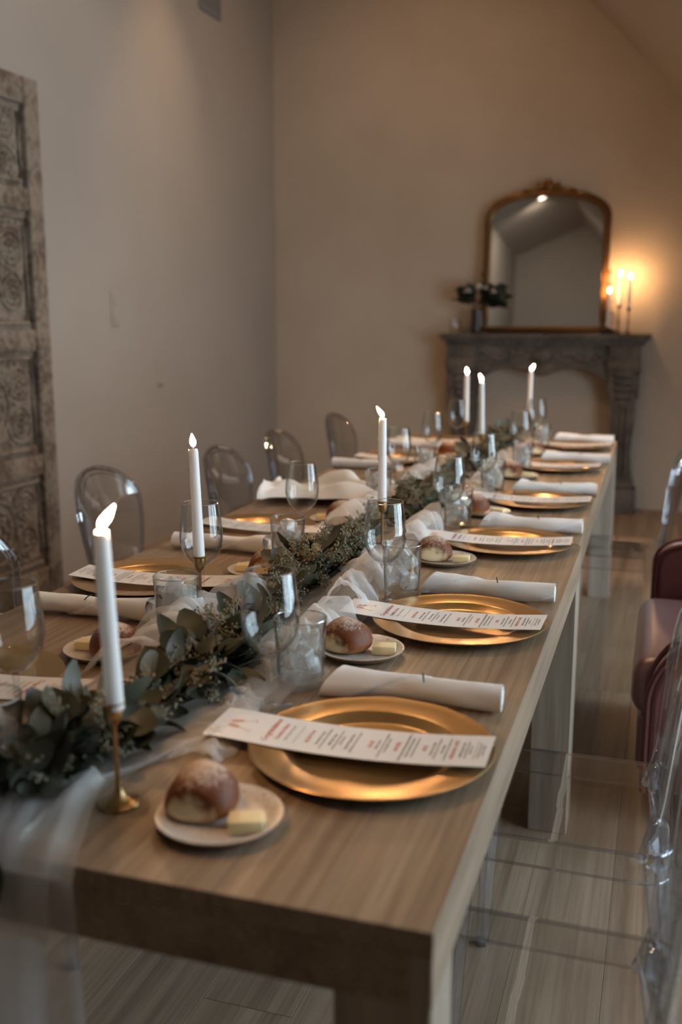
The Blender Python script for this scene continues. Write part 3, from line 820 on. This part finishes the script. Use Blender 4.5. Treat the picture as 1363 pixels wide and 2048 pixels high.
def menu(x, y, rz, label):
    t = empty('menu', (x, y, TZ + .001), rz); tag(t, label, 'menu card', 'printed wedding menus')
    for nm, kx in (('menu_card', 'card'), ('script_lettering', 'script'), ('heading_lettering', 'heads'), ('dish_lettering', 'bold'), ('fine_lettering', 'fine'), ('toasting_glasses_print', 'toast')):
        q = obj(nm, ME[kx], t)
        if 'lettering' in nm: q['kind'] = 'stuff'
def charger(x, y, label):
    o = obj('charger_plate', ME['charger'], None, (x, y, TZ + .0005), (0, 0, random.random() * 6)); tag(o, label, 'charger plate', 'gold charger plates'); return o
def bread_set(x, y, roll, butter, i, where, rrz=0, brz=0):
    t = empty('bread_plate', (x, y, TZ + .0005)); tag(t, 'speckled stoneware side plate ' + where, 'side plate', 'speckled bread plates')
    obj('plate_top', ME['plate'], t); obj('plate_underside', ME['plate_foot'], t)
    o = obj('bread_roll', ME['roll%d' % (i % 4)], None, (x + roll[0], y + roll[1], TZ + .0046), (0, 0, rrz)); tag(o, 'flour-dusted brown bread roll ' + where, 'bread roll', 'bread rolls on side plates')
    if butter:
        o = obj('butter_pat', ME['butter'], None, (x + butter[0], y + butter[1], TZ + .0055), (0, 0, brz)); tag(o, 'square pat of pale butter ' + where, 'butter', 'butter pats on side plates')

# ------------------------------------------------------------------ place settings: right side (window side)
ORD = ['nearest', 'second', 'third', 'fourth', 'fifth', 'farthest']
random.seed(77)
RC = [(-.347, 1.214), (-.347, 1.818), (-.360, 2.535), (-.358, 3.175), (-.378, 3.965), (-.372, 4.665)]
for i, (x, y) in enumerate(RC):
    charger(x, y, 'gold charger plate, %s on the right side of the table' % ORD[i])
    menu(x - .033, y + (.0, -.002, .0, .0, 0, 0)[i], (R(1.5), R(-1.0), R(2), R(1), R(-1), 0)[i], 'white wedding menu on the %s gold charger of the right side' % ORD[i])
RN = [(-.335, 1.418, 2), (-.322, 2.035, 0), (-.322, 2.745, -1), (-.325, 3.372, 3), (-.325, 4.170, 1), (-.345, 4.868, 1)]
for i, (x, y, a) in enumerate(RN): napkin(x, y, R(a), i, 'rolled white napkin beyond the %s charger on the right side' % ORD[i])
RB = [(-.463, .981), (-.478, 1.605), (-.480, 2.313), (-.490, 2.942), (-.498, 3.690), (-.490, 4.370)]
for i, (x, y) in enumerate(RB):
    where = 'at the %s right-hand setting' % ORD[i]
    bread_set(x, y, [(-.028, .012), (-.030, .004), (-.030, .006), (-.034, .0), (-.028, 0), (-.03, 0)][i], [(.038, -.012), (.040, .004), (.040, -.002), (.038, .004), (.040, 0), (.04, 0)][i], i, where,
              [-1.5, -1.9, -1.3, 1.8, -1.6, -1.2][i], [.35, .2, .1, -.2, .1, 0][i])
RW = [(-.533, 1.318), (-.523, 1.919), (-.538, 2.630), (-.545, 3.215), (-.545, 4.060), (-.555, 4.712)]
for i, (x, y) in enumerate(RW): wine(x, y, 'clear stemmed wine glass, %s on the right side' % ORD[i])
RT = [(-.528, 1.432), (-.507, 2.000), (-.533, 2.735), (-.532, 3.322), (-.510, 3.890), (-.520, 4.590)]
for i, (x, y) in enumerate(RT): tumbler(x, y, 'tumbler of iced water, %s on the right side' % ORD[i])
# left side
LC = [(-1.045, 1.255), (-1.068, 1.922), (-1.052, 2.515), (-1.030, 3.105), (-1.045, 3.985), (-1.050, 4.655)]
for i, (x, y) in enumerate(LC):
    charger(x, y, 'gold charger plate, %s on the left side of the table' % ORD[i])
    if i != 3: menu(x + .033, y - .012, PI + (R(2), R(4), R(-2), 0, R(2), R(0))[i], 'white wedding menu on the %s gold charger of the left side' % ORD[i])
for i, (x, y, a) in {1: (-1.040, 1.662, 184), 2: (-1.040, 2.262, 182), 4: (-1.100, 3.730, 180), 5: (-1.085, 4.420, 180)}.items():
    napkin(x, y, R(a), i, 'rolled white napkin before the %s charger on the left side' % ORD[i])
LB = [(-.903, 1.470), (-.862, 2.072), (-.884, 2.700), None, (-.89, 4.215), None]
for i, p in enumerate(LB):
    if p: bread_set(p[0], p[1], (.024, -.010) if i < 2 else (.02, .0), (-.038, .004), i + 1, 'at the %s left-hand setting' % ORD[i], [-1.0, -1.2, -1.6, 0, 0][i], [.1, .2, .3, 0, 0][i])
LW = [(-.849, 1.140), (-.872, 1.792), (-.874, 2.392), (-.850, 3.290), (-.872, 3.909), (-.895, 4.530)]
for i, (x, y) in enumerate(LW): wine(x, y, 'clear stemmed wine glass, %s on the left side' % ORD[i])
LT = [(-.785, .995), (-.838, 1.612), (-.838, 2.191), (-.839, 2.999), (-.834, 3.610)]
for i, (x, y) in enumerate(LT): tumbler(x, y, 'tumbler of iced water, %s on the left side' % ORD[i])

# unfolded napkin thrown over the fourth left charger
def crumple(u, v):
    x = -.25 + .50 * u; y = -.17 + .34 * v
    a = noise.noise(Vector((x * 6, y * 9, 3.1))); b = noise.noise(Vector((x * 13 + 5, y * 16, 9.7)))
    ed = min(u, 1 - u, v, 1 - v) * 6
    z = .022 + .060 * max(0, a + .30) + .016 * b + .020 * abs(math.sin((x * 1.1 + y * 2.0) * 11)) * (1 - abs(2 * v - 1))
    z = .019 + max(0, z - .019) * min(1, .25 + ed)
    fold = max(0, .16 - u) / .16
    z += .045 * fold * math.sin(min(1, v * 1.6) * PI) ** .5
    return (x + .05 * fold + .012 * b, y + .03 * math.sin(u * 5) + .02 * b, z)
g = G(); g.grid(crumple, 60, 48)
g2 = G(); n_ = len(g.v); g2.add(g.v, g.f); g2.add([(p[0], p[1], p[2] - .0016) for p in g.v], g.f)
o = g2.build('unfolded_napkin', M['white_cloth'], None, loc=(-1.03, 3.05, TZ + .001)); o.rotation_euler = (0, 0, R(12))
tag(o, 'loosely unfolded white napkin crumpled over a gold charger on the left', 'napkin')

# ------------------------------------------------------------------ candlesticks and tapers
st_prof = [(0, 0), (.024, 0), (.0255, .0015), (.0245, .003), (.016, .005), (.0085, .011), (.0048, .020), (.0034, .030), (.0032, .097), (.0045, .101), (.0082, .104), (.0112, .112), (.0122, .126), (.0152, .1285), (.0155, .1300), (.0118, .1300), (.0112, .121), (0, .120)]
def flame_mesh(lean, h=.026, w=.0062):
    g = G(); prof = [(0, 0), (.5, .08), (.85, .22), (1, .36), (.9, .52), (.62, .72), (.3, .89), (.03, 1)]
    m = len(prof); n = 12; v = []; f = []
    for (r, t) in prof:
        for k in range(n):
            a = 2 * PI * k / n; v.append((r * w * math.cos(a) + lean[0] * t ** 1.3, r * w * math.sin(a) + lean[1] * t ** 1.3, t * h))
    for i in range(m - 1):
        for k in range(n): f.append((i * n + k, i * n + (k + 1) % n, (i + 1) * n + (k + 1) % n, (i + 1) * n + k))
    g.add(v, f); return g.mesh('flame', M['flame'])
def taper(x, y, z, L, lean, flean, label, seed, r0=.0112, r1=.0088, fh=.026):
    t = empty('taper_candle', (x, y, z)); t.rotation_euler = (lean[1], lean[0], 0); tag(t, label, 'candle', 'lit white taper candles')
    g = G()
    def fn(u, a):
        an = 2 * PI * a; zz = L * u
        r = r0 + (r1 - r0) * u + .0003 * noise.noise(Vector((math.cos(an) * 2, math.sin(an) * 2, u * 9 + seed)))
        if u > .97: r -= .0012 * ((u - .97) / .03)
        return (r * math.cos(an), r * math.sin(an), zz - (.0015 * math.cos(an + seed) if u > .99 else 0))
    g.grid(fn, 34, 20, False, True)
    n = len(g.v); g.v.append((0, 0, L - .004)); 
    for k in range(20): g.f.append((33 * 20 + k, 33 * 20 + (k + 1) % 20, n))
    n = len(g.v); g.v.append((0, 0, 0))
    for k in range(20): g.f.append((k, (k + 1) % 20, n))
    g.build('wax_body', M['wax'], t)
    rnd = random.Random(seed); g = G(); side = PI + rnd.uniform(-.5, .5)
    for q in range(4):
        an = side + rnd.uniform(-.6, .6); l = L * rnd.uniform(.12, .5); rr = r1 + .0006
        g.tube([(math.cos(an) * (rr + .0018 * s_ / 8), math.sin(an) * (rr + .0018 * s_ / 8), L - .001 - l * s_ / 8) for s_ in range(9)], lambda tt: .0009 + .0013 * tt, 6)
        for w_ in range(3):
            tt = rnd.uniform(.2, 1); g.ball((math.cos(an) * (rr + .002), math.sin(an) * (rr + .002), L - l * tt), (.002, .002, .0035), 6, 5)
    g.build('wax_drip', M['wax'], t)
    fx, fy = flean
    G().tube([(0, 0, L - .005), (fx * .05, fy * .05, L + .003), (fx * .18, fy * .18, L + .008)], .0008, 5).build('wick', M['wick'], t)
    obj('flame', flame_mesh(flean, fh), t, (0, 0, L + .0035))
ME['stick'] = G().lathe(st_prof, 28, cap0=False, cap1=False).mesh('candlestick', M['brass'])
CS = [(-.598, .985, (R(-1.9), 0), (.013, .010), 'nearest lit white taper, flame blown to the right, by the front bread plate', 'nearest brass candlestick, standing by the tulle at the table front'),
      (-.831, 1.697, (R(-1.6), 0), (-.002, .0), 'dripping lit white taper at the left in front of a wine glass', 'brass candlestick at the left beside the second iced water'),
      (-.655, 2.375, (0, 0), (-.017, .002), 'lit white taper in the middle of the table, flame blown left', 'brass candlestick in the garland at the middle of the table'),
      (-.837, 4.440, (0, 0), (-.004, 0), 'taller-looking of the two close lit tapers near the far end', 'brass candlestick at the far left end of the table'),
      (-.680, 3.943, (R(-1.2), 0), (-.010, .002), 'front one of the two close lit tapers near the far end', 'brass candlestick in the garland of the far table'),
      (-.612, 4.865, (R(.8), 0), (.012, .0), 'lit white taper at the far table end, before the fireplace opening', 'brass candlestick at the very end of the far table')]
for i, (x, y, ln, fln, lab, lab2) in enumerate(CS):
    o = obj('candlestick', ME['stick'], None, (x, y, TZ + .001)); tag(o, lab2, 'candlestick', 'slim brass candlesticks')
    if i == 0: o.rotation_euler = (0, R(-1.5), 0)
    taper(x, y, TZ + .1225, .214, ln, fln, lab, i * 3 + 1)
# three on the mantel
ME['tall_stick'] = G().lathe([(0, 0), (.030, 0), (.031, .003), (.018, .008), (.006, .02), (.0045, .05), (.007, .09), (.0045, .10), (.0045, .17), (.010, .178), (.0135, .192), (.0135, .196), (.0112, .196), (.011, .188), (0, .187)], 20, cap0=False, cap1=False).mesh('candlestick', M['dark_metal'])
for (x, y, dz, lab) in ((-.325, 7.20, 0, 'tall thin metal candlestick on the mantel, left of two'), (-.262, 7.225, -.02, 'tall thin metal candlestick on the mantel, right of two')):
    o = obj('candlestick', ME['tall_stick'], None, (x, y, MZ + .0005)); tag(o, lab, 'candlestick', 'candlesticks on the mantel'); o.scale = (1, 1, 1 + dz * 5)
taper(-.325, 7.20, MZ + .189, .20, (0, 0), (.001, 0), 'middle and tallest lit taper of the three on the mantel', 41, fh=.03)
taper(-.262, 7.225, MZ + .170, .20, (0, 0), (.0, .001), 'rightmost lit taper of the three on the mantel', 44, fh=.03)
g = G(); g.lathe([(0, 0), (.045, 0), (.048, .006), (.03, .014), (.02, .022), (.022, .034), (.016, .04), (.014, .048), (.0115, .048), (.0112, .04), (0, .04)], 20, cap0=False, cap1=False)
for a in range(8): g.ball((.040 * math.cos(a * PI / 4), .040 * math.sin(a * PI / 4), .018), (.012, .012, .014), 7, 5)
o = g.build('ornate_candle_holder', M['dark_metal'], None, loc=(-.392, 7.17, MZ + .0005)); tag(o, 'low ornate dark metal candle holder on the mantel by the mirror', 'candle holder')
taper(-.392, 7.17, MZ + .0415, .235, (0, 0), (.002, 0), 'shortest lit taper on the mantel, closest to the mirror', 47, fh=.03)

# ------------------------------------------------------------------ flowers on the mantel
o = G().lathe([(0, 0), (.040, 0), (.042, .004), (.040, .06), (.034, .12), (.036, .165), (.034, .165), (.032, .12), (.037, .06), (.037, .01), (0, .008)], 24, cap0=False, cap1=False).build('flower_vase', M['dark_vase'], None, loc=(-1.30, 7.19, MZ + .0005))
tag(o, 'dark glass vase standing at the left end of the mantel', 'vase')
fb = empty('flower_bouquet', (-1.30, 7.19, MZ + .012)); tag(fb, 'bouquet of cream roses and dark leaves in the mantel vase', 'bouquet')
random.seed(15)
leafm = []
def leaf_geo(L, Wd, curl, fold, rnd):
    g = G(); n = 7
    for i in range(n + 1):
        t = i / n; w = Wd * math.sin(PI * min(.985, t ** .78 * .985 + .008)) ** .55 * .5
        zc_ = curl * (t - .3) ** 2 * L
        g.v += [(L * t, -w, zc_ + fold * w), (L * t, 0, zc_), (L * t, w, zc_ + fold * w)]
    for i in range(n):
        for j in (0, 1): a = i * 3 + j; g.f.append((a, a + 3, a + 4, a + 1))
    return g
for i in range(95):
    a = random.uniform(0, 2 * PI); e = random.uniform(-.5, .7); rr = random.uniform(.03, .125)
    Mx = TR(.02 + math.cos(a) * rr * 1.15, math.sin(a) * rr * .40, .235 + random.uniform(-.035, .065)) @ RZ(a) @ RY(-e) @ RX(random.uniform(-1.2, 1.2))
    g = leaf_geo(.075, .05, .5, .2, random); g.v = [tuple(Mx @ Vector(p)) for p in g.v]
    for q, p in enumerate(g.v): g.v[q] = (p[0], min(p[1], .03), p[2])
    g.build('dark_leaf', M['dark_leaf'], fb, fixn=False)
for (px, pz, py, s_) in ((-.055, .292, -.062, .030), (.022, .318, -.052, .033), (.075, .312, -.048, .028), (.118, .288, -.045, .026)):
    g = G()
    for L_ in range(4):
        for q in range(5):
            an = q * 2 * PI / 5 + L_ * .6; r0 = s_ * (.3 + .28 * L_)
            def pet(u, v, an=an, r0=r0, L_=L_):
                a2 = an + (u - .5) * 1.6; rr = r0 * (.55 + .5 * v ** .8); zz = s_ * (1.15 - .26 * L_) * v - s_ * .2 * abs(u - .5) * v
                return (px + rr * math.cos(a2), py + rr * math.sin(a2), pz - .02 + zz)
            g.grid(pet, 5, 4)
    g.build('rose', M['rose'], fb, fixn=False)
g = G()
for q in range(7): g.tube([(.012 * math.cos(q), .012 * math.sin(q), .0), (.03 * math.cos(q * 1.7), .02 * math.sin(q * 1.7), .24)], .002, 5)
g.build('stem', M['stem'], fb)
o = G().lathe([(0, 0), (.032, 0), (.034, .004), (.045, .05), (.040, .10), (.039, .10), (.043, .05), (.032, .008), (0, .008)], 24, cap0=False, cap1=False).build('glass_votive', M['glass'], None, loc=(-1.455, 7.20, MZ + .0005))
tag(o, 'small empty clear glass at the left end of the mantel', 'glass votive')

# ------------------------------------------------------------------ tulle runner
def cx_path(y):
    P_ = [(.80, -.70), (1.0, -.695), (1.2, -.675), (1.4, -.675), (1.6, -.70), (1.85, -.715), (2.15, -.705), (2.5, -.72), (2.8, -.70), (3.1, -.685), (3.6, -.70), (4.2, -.71), (5.0, -.69)]
    for i in range(len(P_) - 1):
        if y <= P_[i + 1][0]:
            t = max(0, (y - P_[i][0]) / (P_[i + 1][0] - P_[i][0])); t = t * t * (3 - 2 * t); return P_[i][1] + (P_[i + 1][1] - P_[i][1]) * t
    return P_[-1][1]
OBST = [(x, y, .045) for (x, y) in RT + LT] + [(x, y, .012) for (x, y) in RW + LW] + [(c[0], c[1], .030) for c in CS]
def puff(x, y, cx, cy, rx, ry): return math.exp(-((x - cx) / rx) ** 2 - ((y - cy) / ry) ** 2)
def runner(seed, wl, wr_, amp, y0, y1, nu, nv):
    def fn(u, v):
        y = y0 + (y1 - y0) * u; t = 2 * v - 1
        e1 = 1 + .30 * noise.noise(Vector((y * 3.1, seed, 0))); e2 = 1 + .30 * noise.noise(Vector((y * 2.7, seed + 9, 0)))
        x = cx_path(y) + (t * wl * e1 if t < 0 else t * wr_ * e2)
        n1 = noise.noise(Vector((x * 7, y * 5, seed))); n2_ = noise.noise(Vector((x * 15, y * 12, seed + 4))); n3 = abs(noise.noise(Vector((x * 9 + 3, y * 7, seed + 7))))
        z = amp * (max(0, .35 + .75 * n1) * .55 + .35 * (1 - 2.2 * n3) * .6 + .22 * n2_)
        z *= .12 + .88 * min(1, max(0, abs(t) - .25) / .45) * (1 - .4 * abs(t) ** 3)
        z += .045 * puff(x, y, -.60, 2.02, .07, .12) + .03 * puff(x, y, -.57, 1.5, .06, .12) + .035 * puff(x, y, -.60, 2.62, .06, .12)
        z += (.062 + .03 * n2_) * puff(x, y, -.80, 1.56, .09, .13) + .05 * puff(x, y, -.80, 2.75, .08, .2) + .05 * puff(x, y, -.80, 3.4, .1, .3)
        z = max(.0015, z)
        y2 = y + .02 * n2_; x2 = x + .02 * n1
        for (ox_, oy_, r_) in OBST:                 # the cloth is pushed aside by glasses and candlesticks
            dx, dy = x2 - ox_, y2 - oy_; d = math.hypot(dx, dy)
            if d < r_ + .004:
                k_ = (r_ + .004) / max(d, 1e-4); x2 = ox_ + dx * k_; y2 = oy_ + dy * k_
        x2 = max(-1.2, min(-.21, x2)); lim = -.645 if y2 < 1.02 else -.645 + .10 * min(1, (y2 - 1.02) / .16); x2 = min(x2, lim + .004 * n2_) if y2 < 1.3 else x2
        return (x2, y2, TZ + .001 + z)
    g = G(); g.grid(fn, nu, nv); return g
tr = empty('tulle_runner', (-.7, 2.8, TZ)); tag(tr, 'gathered sheer white tulle runner down the middle of the tables', 'table runner')
def sub(o, p): return o
def shift(g, o): g.v = [(a - o.location.x, b - o.location.y, c - o.location.z) for (a, b, c) in g.v]; return g
shift(runner(1.3, .17, .15, .055, .862, 4.93, 330, 34), tr).build('tulle_layer', M['tulle'], tr, fixn=False)
shift(runner(5.7, .15, .135, .075, .862, 4.93, 330, 30), tr).build('tulle_layer', M['tulle'], tr, fixn=False)
# gathered denser ruffles along the window side
def ruffle(pts, h, w, seed, nu=60):
    def fn(u, v):
        i = min(len(pts) - 2, int(u * (len(pts) - 1))); t = u * (len(pts) - 1) - i
        p = Vector(pts[i]).lerp(Vector(pts[i + 1]), t)
        wob = noise.noise(Vector((u * 9, v * 2, seed))); wob2 = noise.noise(Vector((u * 21, v * 4, seed + 3)))
        x = p.x + (v - .5) * w + .018 * wob; y = p.y + .014 * wob2
        for (ox_, oy_, r_) in OBST:
            dx, dy = x - ox_, y - oy_; d = math.hypot(dx, dy)
            if d < r_ + .004: k_ = (r_ + .004) / max(d, 1e-4); x = ox_ + dx * k_; y = oy_ + dy * k_
        z = TZ + .002 + max(0, h * math.sin(PI * min(1, max(0, v))) ** .8 * (.75 + .6 * wob) + .010 * wob2)
        return (x, y, z)
    g = G(); g.grid(fn, nu, 16); return g
for (pts, h, w, sd) in (([(-.585, 1.83, 0), (-.595, 1.95, 0), (-.60, 2.08, 0), (-.625, 2.2, 0)], .075, .10, 3), ([(-.565, 1.12, 0), (-.56, 1.22, 0), (-.60, 1.36, 0)], .018, .075, 6),
                        ([(-.600, 1.42, 0), (-.602, 1.52, 0), (-.592, 1.64, 0), (-.585, 1.78, 0)], .06, .10, 8), ([(-.61, 2.45, 0), (-.60, 2.6, 0), (-.62, 2.75, 0)], .06, .09, 12),
                        ([(-.83, 2.52, 0), (-.80, 2.7, 0), (-.79, 2.9, 0)], .085, .13, 15), ([(-.78, 3.1, 0), (-.79, 3.3, 0), (-.78, 3.5, 0)], .09, .13, 18), ([(-.60, 3.5, 0), (-.61, 3.75, 0), (-.61, 4.0, 0)], .07, .08, 21)):
    shift(ruffle(pts, h, w, sd), tr).build('tulle_ruffle', M['tulle_dense'], tr, fixn=False)
for (pts, h, w, sd) in (([(-.80, 1.36, 0), (-.80, 1.48, 0), (-.79, 1.60, 0), (-.78, 1.80, 0)], .085, .17, 31), ([(-.80, 2.05, 0), (-.79, 2.2, 0), (-.79, 2.40, 0)], .05, .13, 34), ([(-.76, 1.05, 0), (-.77, 1.18, 0), (-.78, 1.30, 0)], .035, .12, 37)):
    shift(ruffle(pts, h, w, sd, 70), tr).build('tulle_fold', M['tulle_tail'], tr, fixn=False)
# tail hanging over the near table end
def tail(seed, xa, xb, ln, bulge):
    def fn(u, v):
        fold = math.sin(v * 17 + seed) * .5 + math.sin(v * 31 + seed * 2) * .3
        if u < .25:
            t = u / .25; y = 1.02 - (1.02 - .852) * t; z = TZ + .004 + .012 * (1 + fold) * (1 - t * .6) + .018 * math.exp(-((t - .5) / .3) ** 2)
            x = xa + (xb - xa) * v - .055 * (1 - t) * v
        else:
            t = (u - .25) / .75; y = .843 - .012 - .014 * fold * min(1, t * 3) - bulge * math.sin(min(1, t * 1.5) * PI / 2); z = TZ + .006 - ln * t
            x = xa + (xb - xa) * v + (v - .5) * .05 * t + .012 * math.sin(t * 4 + seed) * (v - .2)
        return (x, y, z)
    g = G(); g.grid(fn, 46, 44); return g
shift(tail(.6, -.775, -.572, .70, .012), tr).build('hanging_tail', M['tulle_tail'], tr, fixn=False)
shift(tail(2.4, -.81, -.60, .66, .03), tr).build('hanging_tail', M['tulle_tail'], tr, fixn=False)

# ------------------------------------------------------------------ eucalyptus garland
gl = empty('eucalyptus_garland', (-.69, 2.6, TZ)); tag(gl, 'seeded eucalyptus garland of grey-green leaves along the table centre', 'garland')
random.seed(101)
def gpath(y):
    x = cx_path(y)
    if 1.25 < y < 1.7: x += .012 * math.sin((y - 1.25) / .45 * PI)
    return x
def gden(y):      # fuller in four bunches, as laid on the table
    d = .35
    for c_, s_ in ((1.02, .16), (1.38, .17), (2.05, .20), (2.95, .22), (3.9, .3), (4.6, .3)): d = max(d, math.exp(-((y - c_) / s_) ** 2))
    return d
path = [(gpath(y) + .012 * math.sin(y * 9) + .69, y - 2.6, .022 + .01 * math.sin(y * 13)) for y in [.84 + i * (4.9 - .84) / 90 for i in range(91)]]
G().tube(path, .0035, 6).build('main_stem', M['stem'], gl)
LM = [leaf_geo(L, w, c_, f_, None).mesh('leaf', M['leaf'], True, False) for (L, w, c_, f_) in ((.062, .052, .7, .25), (.056, .050, -.8, .15), (.070, .048, .5, .35), (.050, .044, -.5, .3), (.064, .036, .9, .3), (.044, .040, .4, .1))]
for me in LM: me.name = 'leaf'
stuff = G()
def place_leaf(y, big):
    sd = random.choice((-1, 1)); a = random.uniform(-1, 1)
    az = (PI / 2 + sd * random.uniform(.2, 1.7)) + random.uniform(-.3, .3)
    h = random.uniform(.012, .078) * (.6 + .4 * gden(y))
    r = random.uniform(0, .045) * (.6 + .5 * gden(y))
    x = gpath(y) + math.cos(az) * r
    el = random.uniform(-.35, .75)
    return TR(x, y, TZ + h) @ RZ(az) @ RY(-el) @ RX(random.uniform(-.9, .9))
def ypick(y0, y1):
    while True:
        y = random.uniform(y0, y1)
        if random.random() < gden(y): return y
nleaf = 0; tries = 0
OB2 = OBST + [(x, y, .16) for (x, y) in RC + LC] + [(p[0], p[1], .076) for p in RB + LB if p]
def clear(Mx, L):
    tip = Mx @ Vector((L, 0, 0)); b_ = Mx.translation; mid = (tip + b_) / 2
    for p in (tip, mid, b_):
        if p.z < TZ + .003: return False
        for (ox_, oy_, r_) in OB2:
            if math.hypot(p.x - ox_, p.y - oy_) < r_ + .004: return False
    return True
while nleaf < 295 and tries < 20000:
    tries += 1
    y = ypick(.88, 1.62) if nleaf < 165 else ypick(1.6, 2.4) if nleaf < 240 else ypick(2.4, 4.85)
    Mx = place_leaf(y, True); Mx = Mx @ Matrix.Scale(random.uniform(.75, 1.15), 4)
    if not clear(Mx, .065): continue
    o = obj('leaf', random.choice(LM), gl); o.matrix_local = TR(.69, -2.6, -TZ) @ Mx; nleaf += 1
cnt = 0; tries = 0
while cnt < 1000 and tries < 20000:
    tries += 1
    y = ypick(.9, 4.88); Mx = place_leaf(y, False) @ Matrix.Scale(random.uniform(.5, .85), 4)
    if not clear(Mx, .06): continue
    cnt += 1
    g = leaf_geo(.052, .034, random.uniform(-.8, .8), .2, None); stuff.add(g.v, g.f, TR(.69, -2.6, -TZ) @ Mx)
tag(stuff.build('small_leaves', M['leaf_far'], gl, fixn=False), kind='stuff')
# seed clusters
def cluster(seed):
    rnd = random.Random(seed); g = G()
    for b in range(7):
        d = Vector((1, rnd.uniform(-.9, .9), rnd.uniform(-.5, .9))).normalized(); L = rnd.uniform(.025, .045)
        g.tube([(0, 0, 0), tuple(d * L)], .0006, 3)
        for s_ in range(6):
            p = d * L * rnd.uniform(.45, 1.05) + Vector([rnd.uniform(-.006, .006) for _ in range(3)])
            g.ball(p, (.0021, .0021, .0027), 5, 4)
    return g.mesh('seed_cluster', M['seed'])
SC = [cluster(i) for i in range(6)]
cnt = 0; tries = 0
while cnt < 210 and tries < 6000:
    tries += 1
    y = ypick(.9, 3.4)
    if random.random() > (.35 + (1.0 if 1.75 < y < 2.35 else 0) + (.6 if 2.75 < y < 3.2 else 0)): continue
    Mx = place_leaf(y, False); Mx = TR(0, 0, .012) @ Mx
    if not clear(Mx, .05): continue
    o = obj('seed_cluster', random.choice(SC), gl); o.matrix_local = TR(.69, -2.6, -TZ) @ Mx; cnt += 1
# sprig drooping over the table edge at the lower left
for i in range(14):
    Mx = TR(-.70 + random.uniform(-.06, .03), .84 - random.uniform(.0, .03), TZ + .02 - i * .006) @ RZ(random.uniform(3.6, 5.6)) @ RY(random.uniform(.2, 1.0)) @ RX(random.uniform(-.8, .8))
    if i < 5: o = obj('leaf', random.choice(LM), gl)
    else: o = obj('seed_cluster', random.choice(SC), gl)
    o.matrix_local = TR(.69, -2.6, -TZ) @ Mx
